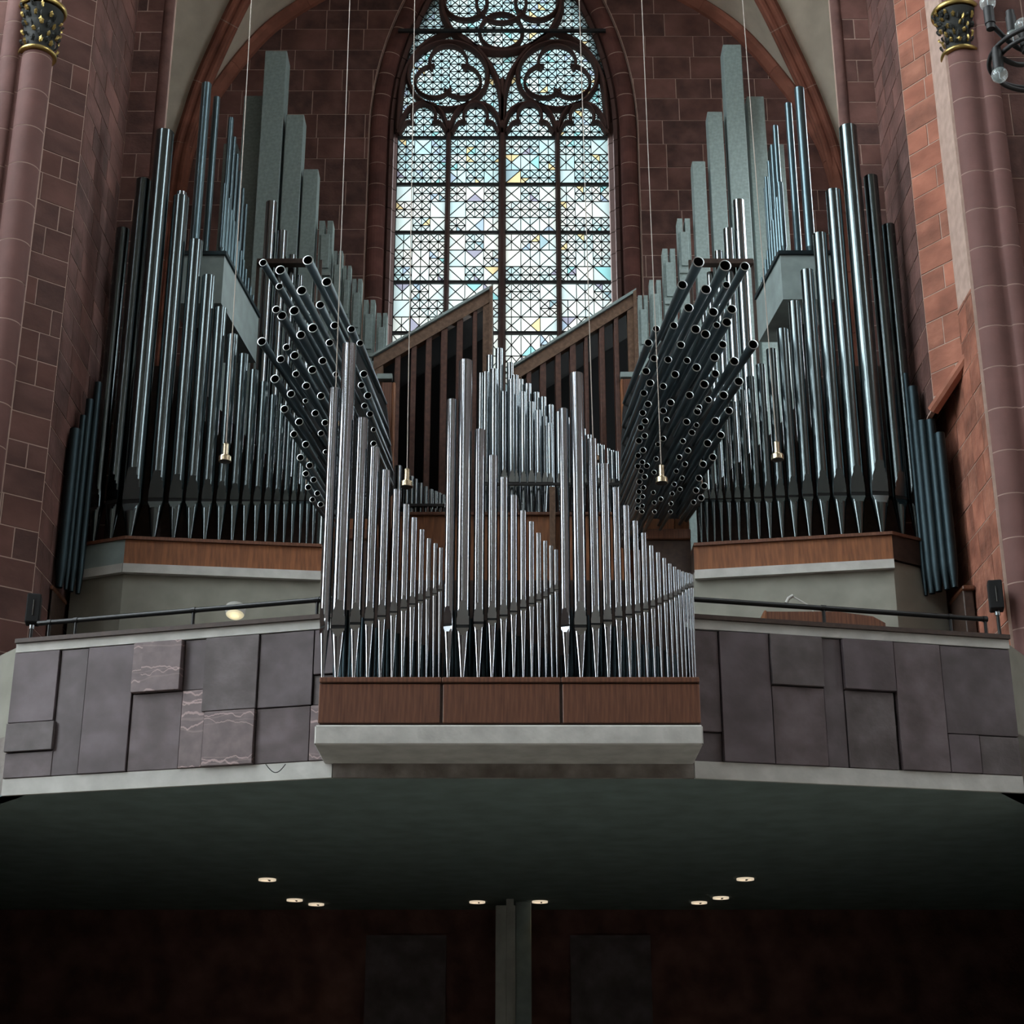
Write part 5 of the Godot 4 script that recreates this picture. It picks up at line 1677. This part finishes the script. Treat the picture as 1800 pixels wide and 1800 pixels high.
	for p in [[698, 14, 820], [713, 10, 826], [722, 8.5, 838], [729.5, 9, 843], [738.5, 8.5, 850], [747.5, 8, 856], [757, 8, 861], [765, 7, 864], [772.5, 7, 867], [779, 6.5, 870]]:
		var pos := at_d(p[0], 905, db + 0.1)
		pos.y = base
		plain_pipe("small_pipe", "small bright pipe, %s from the post, in the row by the round lamp side" % NTH[k], "short rows beside the middle group", pos, metres(p[1], pos) / 2, at_d(p[0], p[2], db + 0.1).y, M.tin2, 0.12, 16)
		k += 1
	k = 0
	for p in [[1087, 6, 794], [1079, 6, 792], [1072, 6, 789], [1062, 7, 783], [1055, 7, 781], [1047.5, 8, 772], [1038, 9, 765], [1027, 11, 755], [1012, 11, 745], [998, 12, 735], [985, 12, 725]]:
		var pos := at_d(p[0], 905, db + 0.1)
		pos.y = base
		flue("small_pipe", "slim bright pipe, %s from the post, in the row by the desk lamp side" % NTH[k], "rows beside the middle group", pos, metres(p[1], pos) / 2, at_d(p[0], 850, db + 0.1).y, at_d(p[0], p[2], db + 0.1).y, 0.0, M.tin2, 16)
		k += 1
	for s in 2:
		var r := thing("rack_rail", "thin dark rack rail steadying the " + ("small pipes in the short row" if s == 0 else "middle group of slender pipes"), "pipe rack", at_d(700 if s == 0 else 850, 888 if s == 0 else 851, db + 0.03))
		var x1: float = at_d(782 if s == 0 else 1092, 888, db + 0.03).x - r.position.x
		var rm := MB.new()
		rm.box(Vector3(x1 / 2, 0, 0), Vector3(x1, 0.03, 0.03))
		part("rail", rm, M.black, r)
		var rp := MB.new()
		for q in [0.01, x1 - 0.01]:
			rp.box(Vector3(q, (base - r.position.y) / 2, -0.02), Vector3(0.02, r.position.y - base, 0.02))
		part("rail_post", rp, M.black, r)

# ---------------------------------------------------------------- lamps, loudspeakers and small things
func build_pendants() -> void:
	var spots := [[396, 800, 442, 15.2, "before the tower over the round lamp"], [715, 845, 729, 15.2, "before a swell box"], [1163, 838, 1128, 15.2, "before the trumpets"], [1366, 797, 1305, 15.2, "before the tower over the desk lamp"], [588, 740, 615, 15.2, "behind the front pipes by the veined parapet"], [1043, 800, 1018, 15.2, "behind the front pipes by the plain parapet"]]
	for p in spots:
		var at := at_d(p[0], p[1], p[3])
		var t := thing("pendant_lamp", "brass bell-shaped pendant lamp on a cord " + p[4], "pendant lamp", at, 0.0, "brass pendant lamps over the gallery")
		var s := metres(22.0, at) / 22.0
		var neck := MB.new()
		neck.lathe([Vector2(0.0, 24 * s), Vector2(2.0 * s, 24 * s), Vector2(5.4 * s, 20.5 * s), Vector2(5.4 * s, 19 * s), Vector2(5.0 * s, 18.5 * s), Vector2(5.4 * s, 0.5 * s), Vector2(6.0 * s, 0)], 24)
		part("neck", neck, M.brass, t)
		var cup := MB.new()
		cup.lathe([Vector2(5.0 * s, 0.5 * s), Vector2(7.0 * s, 0), Vector2(10.6 * s, -2.5 * s), Vector2(11.2 * s, -4 * s), Vector2(11.2 * s, -12 * s), Vector2(10.2 * s, -12.3 * s)], 28)
		part("shade", cup, M.brass, t)
		var lens := MB.new()
		lens.lathe([Vector2(10.3 * s, -12.2 * s), Vector2(9.5 * s, -13.0 * s), Vector2(5 * s, -14.2 * s), Vector2(0, -14.6 * s)], 24)
		part("lamp_lens", lens, M.black, t)
		# the cords hang from the vault and are not quite plumb in the draught
		var w := MB.new()
		var top := at_d(p[2], 0, p[3])
		var dr := (top - at) / (top.y - at.y)
		var hi := 29.95 - at.y
		w.tube([Vector3(0, 24 * s, 0), Vector3(dr.x * hi, hi, 0)], 0.0055, 6)
		part("cord", w, M.wire, t)

func build_small_things() -> void:
	for s in 2:
		var c := at_d(59, 1072, 15.0) if s == 0 else at_d(1750, 1048, 15.2)
		var t := thing("loudspeaker", "slim black column loudspeaker on a stand behind the end of the " + ("veined parapet" if s == 0 else "plain parapet"), "loudspeaker", Vector3(c.x, FLOOR_UP, c.z), deg_to_rad(12 if s == 0 else -12))
		var h := metres(50, c) * 1.05
		var w := metres(24, c)
		var b := MB.new()
		b.cbox(Vector3(0, c.y - FLOOR_UP, 0), Vector3(w, h, 0.16), 0.01)
		part("cabinet", b, M.void, t)
		var g := MB.new()
		g.cbox(Vector3(0.0, c.y - FLOOR_UP, 0.083), Vector3(0.01, h * 0.55, 0.012), 0.003)
		part("front_strip", g, M.tin2, t)
		var p := MB.new()
		p.tube([Vector3(0, c.y - FLOOR_UP - h / 2 + 0.01, 0), Vector3(0, 0, 0)], 0.017, 10)
		part("pole", p, M.rail, t)
		var f := MB.new()
		f.tube([Vector3(0, c.y - FLOOR_UP - h / 2 - 0.05, 0), Vector3(0, c.y - FLOOR_UP - h / 2 - 0.012, 0)], 0.026, 10)
		part("clamp", f, M.tin2, t)
		var bp := MB.new()
		bp.lathe([Vector2(0.16, 0.0), Vector2(0.16, 0.02), Vector2(0.02, 0.03)], 24)
		part("base_plate", bp, M.rail, t)
	# round lamp on the plaster below the left tower
	var lp := at_d(413, 1081, 16.45)
	var l := thing("round_lamp", "round white bulkhead lamp on the plaster below the tower", "lamp", lp)
	var r := MB.new()
	r.lathe([Vector2(0.108, -0.10), Vector2(0.108, -0.04), Vector2(0.098, -0.005)], 30, Transform3D(Basis(Vector3.RIGHT, PI - 0.3), Vector3.ZERO))
	part("housing", r, M.white, l)
	var g := MB.new()
	g.lathe([Vector2(0.096, -0.004), Vector2(0.08, 0.012), Vector2(0.045, 0.024), Vector2(0.0, 0.028)], 30, Transform3D(Basis(Vector3.RIGHT, PI - 0.3), Vector3.ZERO))
	var gm := mat(Color(0.9, 0.88, 0.78), 0.35)
	gm.emission_enabled = true
	gm.emission = Color(1.0, 0.95, 0.8)
	gm.emission_energy_multiplier = 0.16
	var bulb := OmniLight3D.new()
	bulb.name = "lamp_glow"
	l.add_child(bulb)
	bulb.position = Vector3(0, -0.08, 0.05)
	bulb.light_color = Color(1.0, 0.95, 0.8)
	bulb.light_energy = 0.006
	bulb.omni_range = 12.0
	bulb.light_size = 0.08
	bulb.shadow_enabled = true
	part("diffuser", g, gm, l)
	var nb := MB.new()
	nb.cbox(Vector3(0, 0.09, -0.04), Vector3(0.1, 0.1, 0.12), 0.01)
	part("wall_mount", nb, M.white, l)
	# desks behind the rail
	var da := at_d(380, 1092, 15.6)
	var dbb := at_d(566, 1092, 15.6)
	var desk := thing("wooden_desk", "low brown wooden desk behind the rail under the round white lamp", "desk", Vector3((da.x + dbb.x) / 2, FLOOR_UP, -15.7))
	var dt := MB.new()
	var yl: float = at_d(470, 1094, 15.6).y - FLOOR_UP
	var hw := (dbb.x - da.x) / 2
	dt.prism(PackedVector2Array([Vector2(-hw, yl - 0.08), Vector2(hw, yl - 0.08), Vector2(hw, yl + 0.04), Vector2(-hw + 0.22, yl + 0.03), Vector2(-hw, yl - 0.04)]), Vector3.ZERO, Vector3.RIGHT, Vector3.UP, Vector3.BACK, -0.4, 0.0)
	part("desk_top", dt, M.oak2, desk)
	for q in [-hw + 0.08, hw - 0.08]:
		var lg := MB.new()
		lg.cbox(Vector3(q, (yl - 0.08) / 2, -0.2), Vector3(0.05, yl - 0.08, 0.35), 0.005)
		part("side_board", lg, M.oak2, desk)
	var ca := at_d(1348, 1090, 15.6)
	var cb := at_d(1556, 1090, 15.6)
	var con := thing("organ_console", "low brown wooden organ console behind the rail under the bent desk lamp", "organ console", Vector3((ca.x + cb.x) / 2, FLOOR_UP, -15.6))
	var yc: float = at_d(1400, 1075, 15.6).y - FLOOR_UP
	var cw := (cb.x - ca.x) / 2
	var cm := MB.new()
	cm.prism(PackedVector2Array([Vector2(-cw, 0), Vector2(cw, 0), Vector2(cw, yc - 0.12), Vector2(cw - 0.12, yc - 0.05), Vector2(cw * 0.2, yc), Vector2(-cw, yc)]), Vector3.ZERO, Vector3.RIGHT, Vector3.UP, Vector3.BACK, -0.6, 0.0)
	part("cabinet", cm, M.oak2, con)
	var ce := MB.new()
	ce.cbox(Vector3(-cw - 0.012, yc / 2, -0.3), Vector3(0.025, yc + 0.02, 0.62), 0.004)
	part("side_cheek", ce, M.oak, con)
	var dl := thing("desk_lamp", "white desk lamp with a bent arm standing on the console", "desk lamp", Vector3(at_d(1425, 1070, 15.7).x, FLOOR_UP + yc, -15.75))
	var base := dl.position
	var arm := MB.new()
	arm.tube([Vector3(0.03, 0, 0), at_d(1428, 1068, 15.75) - base, at_d(1393, 1048, 15.75) - base], 0.009, 8)
	part("arm", arm, M.white, dl)
	var hd := MB.new()
	hd.tube([at_d(1394, 1047, 15.75) - base, at_d(1386, 1052, 15.75) - base, at_d(1382, 1060, 15.75) - base], 0.018, 10)
	part("head", hd, M.white, dl)
	var ft := MB.new()
	ft.lathe([Vector2(0.08, 0.0), Vector2(0.08, 0.02), Vector2(0.015, 0.03)], 20)
	part("foot", ft, M.white, dl)
	# a cable looping under the edge beam
	var cab := thing("loose_cable", "thin dark cable drooping in a loop from the parapet edge", "cable", at_h(485, 1345, FASCIA))
	var pts := []
	for k in 13:
		var u := k / 12.0
		pts.append(at_d(lerpf(467, 502, u), 1343 + 15 * sin(PI * u), -cab.position.z - 0.09) - cab.position)
	var cm2 := MB.new()
	cm2.tube(pts, 0.004, 6)
	part("cord", cm2, M.black, cab)

func build_chandelier() -> void:
	var d := 11.5
	var c := at_d(1835, 80, d)
	var t := thing("chandelier", "black metal chandelier with bare clear globe bulbs beside the capital", "chandelier", c)
	var s := metres(1.0, c)
	var hub := MB.new()
	hub.lathe([Vector2(0.0, 0.5), Vector2(0.03, 0.45), Vector2(0.05, 0.2), Vector2(0.09, 0.0), Vector2(0.06, -0.15), Vector2(0.0, -0.22)], 20)
	part("hub", hub, M.rail, t)
	var rod := MB.new()
	rod.tube([Vector3(0, 0.4, 0), Vector3(0, 30 - c.y - 0.01, 0)], 0.012, 8)
	part("rod", rod, M.rail, t)
	for q in [[0.42, -0.16], [0.46, -0.1]]:
		var ring := MB.new()
		var pts := []
		for k in 49:
			pts.append(Vector3(sin(TAU * k / 48) * q[0], q[1], cos(TAU * k / 48) * q[0]))
		ring.tube(pts, 4.2 * s, 8)
		part("ring", ring, M.black, t)
	# arms: [bulb pixel, socket turned up or down]
	for q in [[1757, 132, -1], [1781, 66, -1], [1736, 5, 1], [1798, 45, 1], [1905, 60, -1], [1925, 120, -1], [1880, 160, -1], [1860, 10, 1]]:
		var u := randf_at(q[0])
		var b := at_d(q[0], q[1], d + lerpf(-0.25, 0.3, u)) - c
		var up: float = q[2]
		var r := 14.0 * s
		var sock := MB.new()
		sock.lathe([Vector2(0.0, -up * 0.0), Vector2(9.0 * s, 0.0), Vector2(9.0 * s, 33.0 * s), Vector2(7.5 * s, 34 * s), Vector2(7.5 * s, 44 * s), Vector2(0, 44 * s)], 16, Transform3D(Basis() if up < 0 else Basis(Vector3.RIGHT, PI), b + Vector3.UP * (-up * r * 0.8)))
		var so := part("socket", sock, M.black, t)
		var bulb := MB.new()
		var pr := []
		for k in 13:
			var a := -PI / 2 + PI * k / 12.0
			pr.append(Vector2(cos(a) * r, sin(a) * r))
		bulb.lathe(pr, 24, Transform3D(Basis(), b))
		part("bulb", bulb, M.globe, so)
		var fil := MB.new()
		fil.tube([b + Vector3(0, -r * 0.55, 0), b + Vector3(0, r * 0.7, 0)], r * 0.06, 6)
		part("filament_stem", fil, M.tin2, so)
		var arm := MB.new()
		var e := b + Vector3.UP * (-up * (r * 0.8 + 30 * s))
		var path := []
		for k in 11:
			var v := k / 10.0
			path.append(e.lerp(Vector3(0, -0.05, 0), v) + Vector3.DOWN * sin(PI * v) * 0.12)
		arm.tube(path, 4.6 * s, 8)
		part("arm", arm, M.black, t)
func randf_at(k: float) -> float:
	return fposmod(sin(k * 12.9898) * 43758.5, 1.0)

# ---------------------------------------------------------------- the scene
func _ready() -> void:
	rng.seed = 7
	var cam := Camera3D.new()
	cam.name = "camera"
	add_child(cam)
	cam.position = Vector3(0, EYE, 0)
	cam.rotation.x = PITCH
	cam.fov = rad_to_deg(2.0 * atan(900.0 / F))
	cam.near = 0.05
	cam.far = 400.0
	cam.current = true
	var we := WorldEnvironment.new()
	we.name = "environment"
	var env := Environment.new()
	env.background_mode = Environment.BG_SKY
	var sky := Sky.new()
	var sm := ProceduralSkyMaterial.new()
	sm.sky_top_color = Color(0.94, 0.98, 1.0)
	sm.sky_horizon_color = Color(0.98, 0.995, 1.0)
	sm.ground_bottom_color = Color(0.55, 0.56, 0.55)
	sm.ground_horizon_color = Color(0.62, 0.63, 0.62)
	sm.sky_energy_multiplier = 2.4
	sm.ground_energy_multiplier = 1.6
	sky.sky_material = sm
	env.sky = sky
	env.tonemap_mode = Environment.TONE_MAPPER_LINEAR
	env.tonemap_exposure = 2.2
	env.sdfgi_enabled = true
	env.ssao_enabled = true
	env.ssil_enabled = true
	we.environment = env
	add_child(we)
	make_materials()
	build_nave()
	build_side_walls()
	build_columns()
	build_back_wall()
	build_window()
	build_vault()
	build_gallery()
	build_front_case()
	build_towers()
	build_wooden_pipes()
	build_trumpets()
	build_swell()
	build_pendants()
	build_small_things()
	build_chandelier()
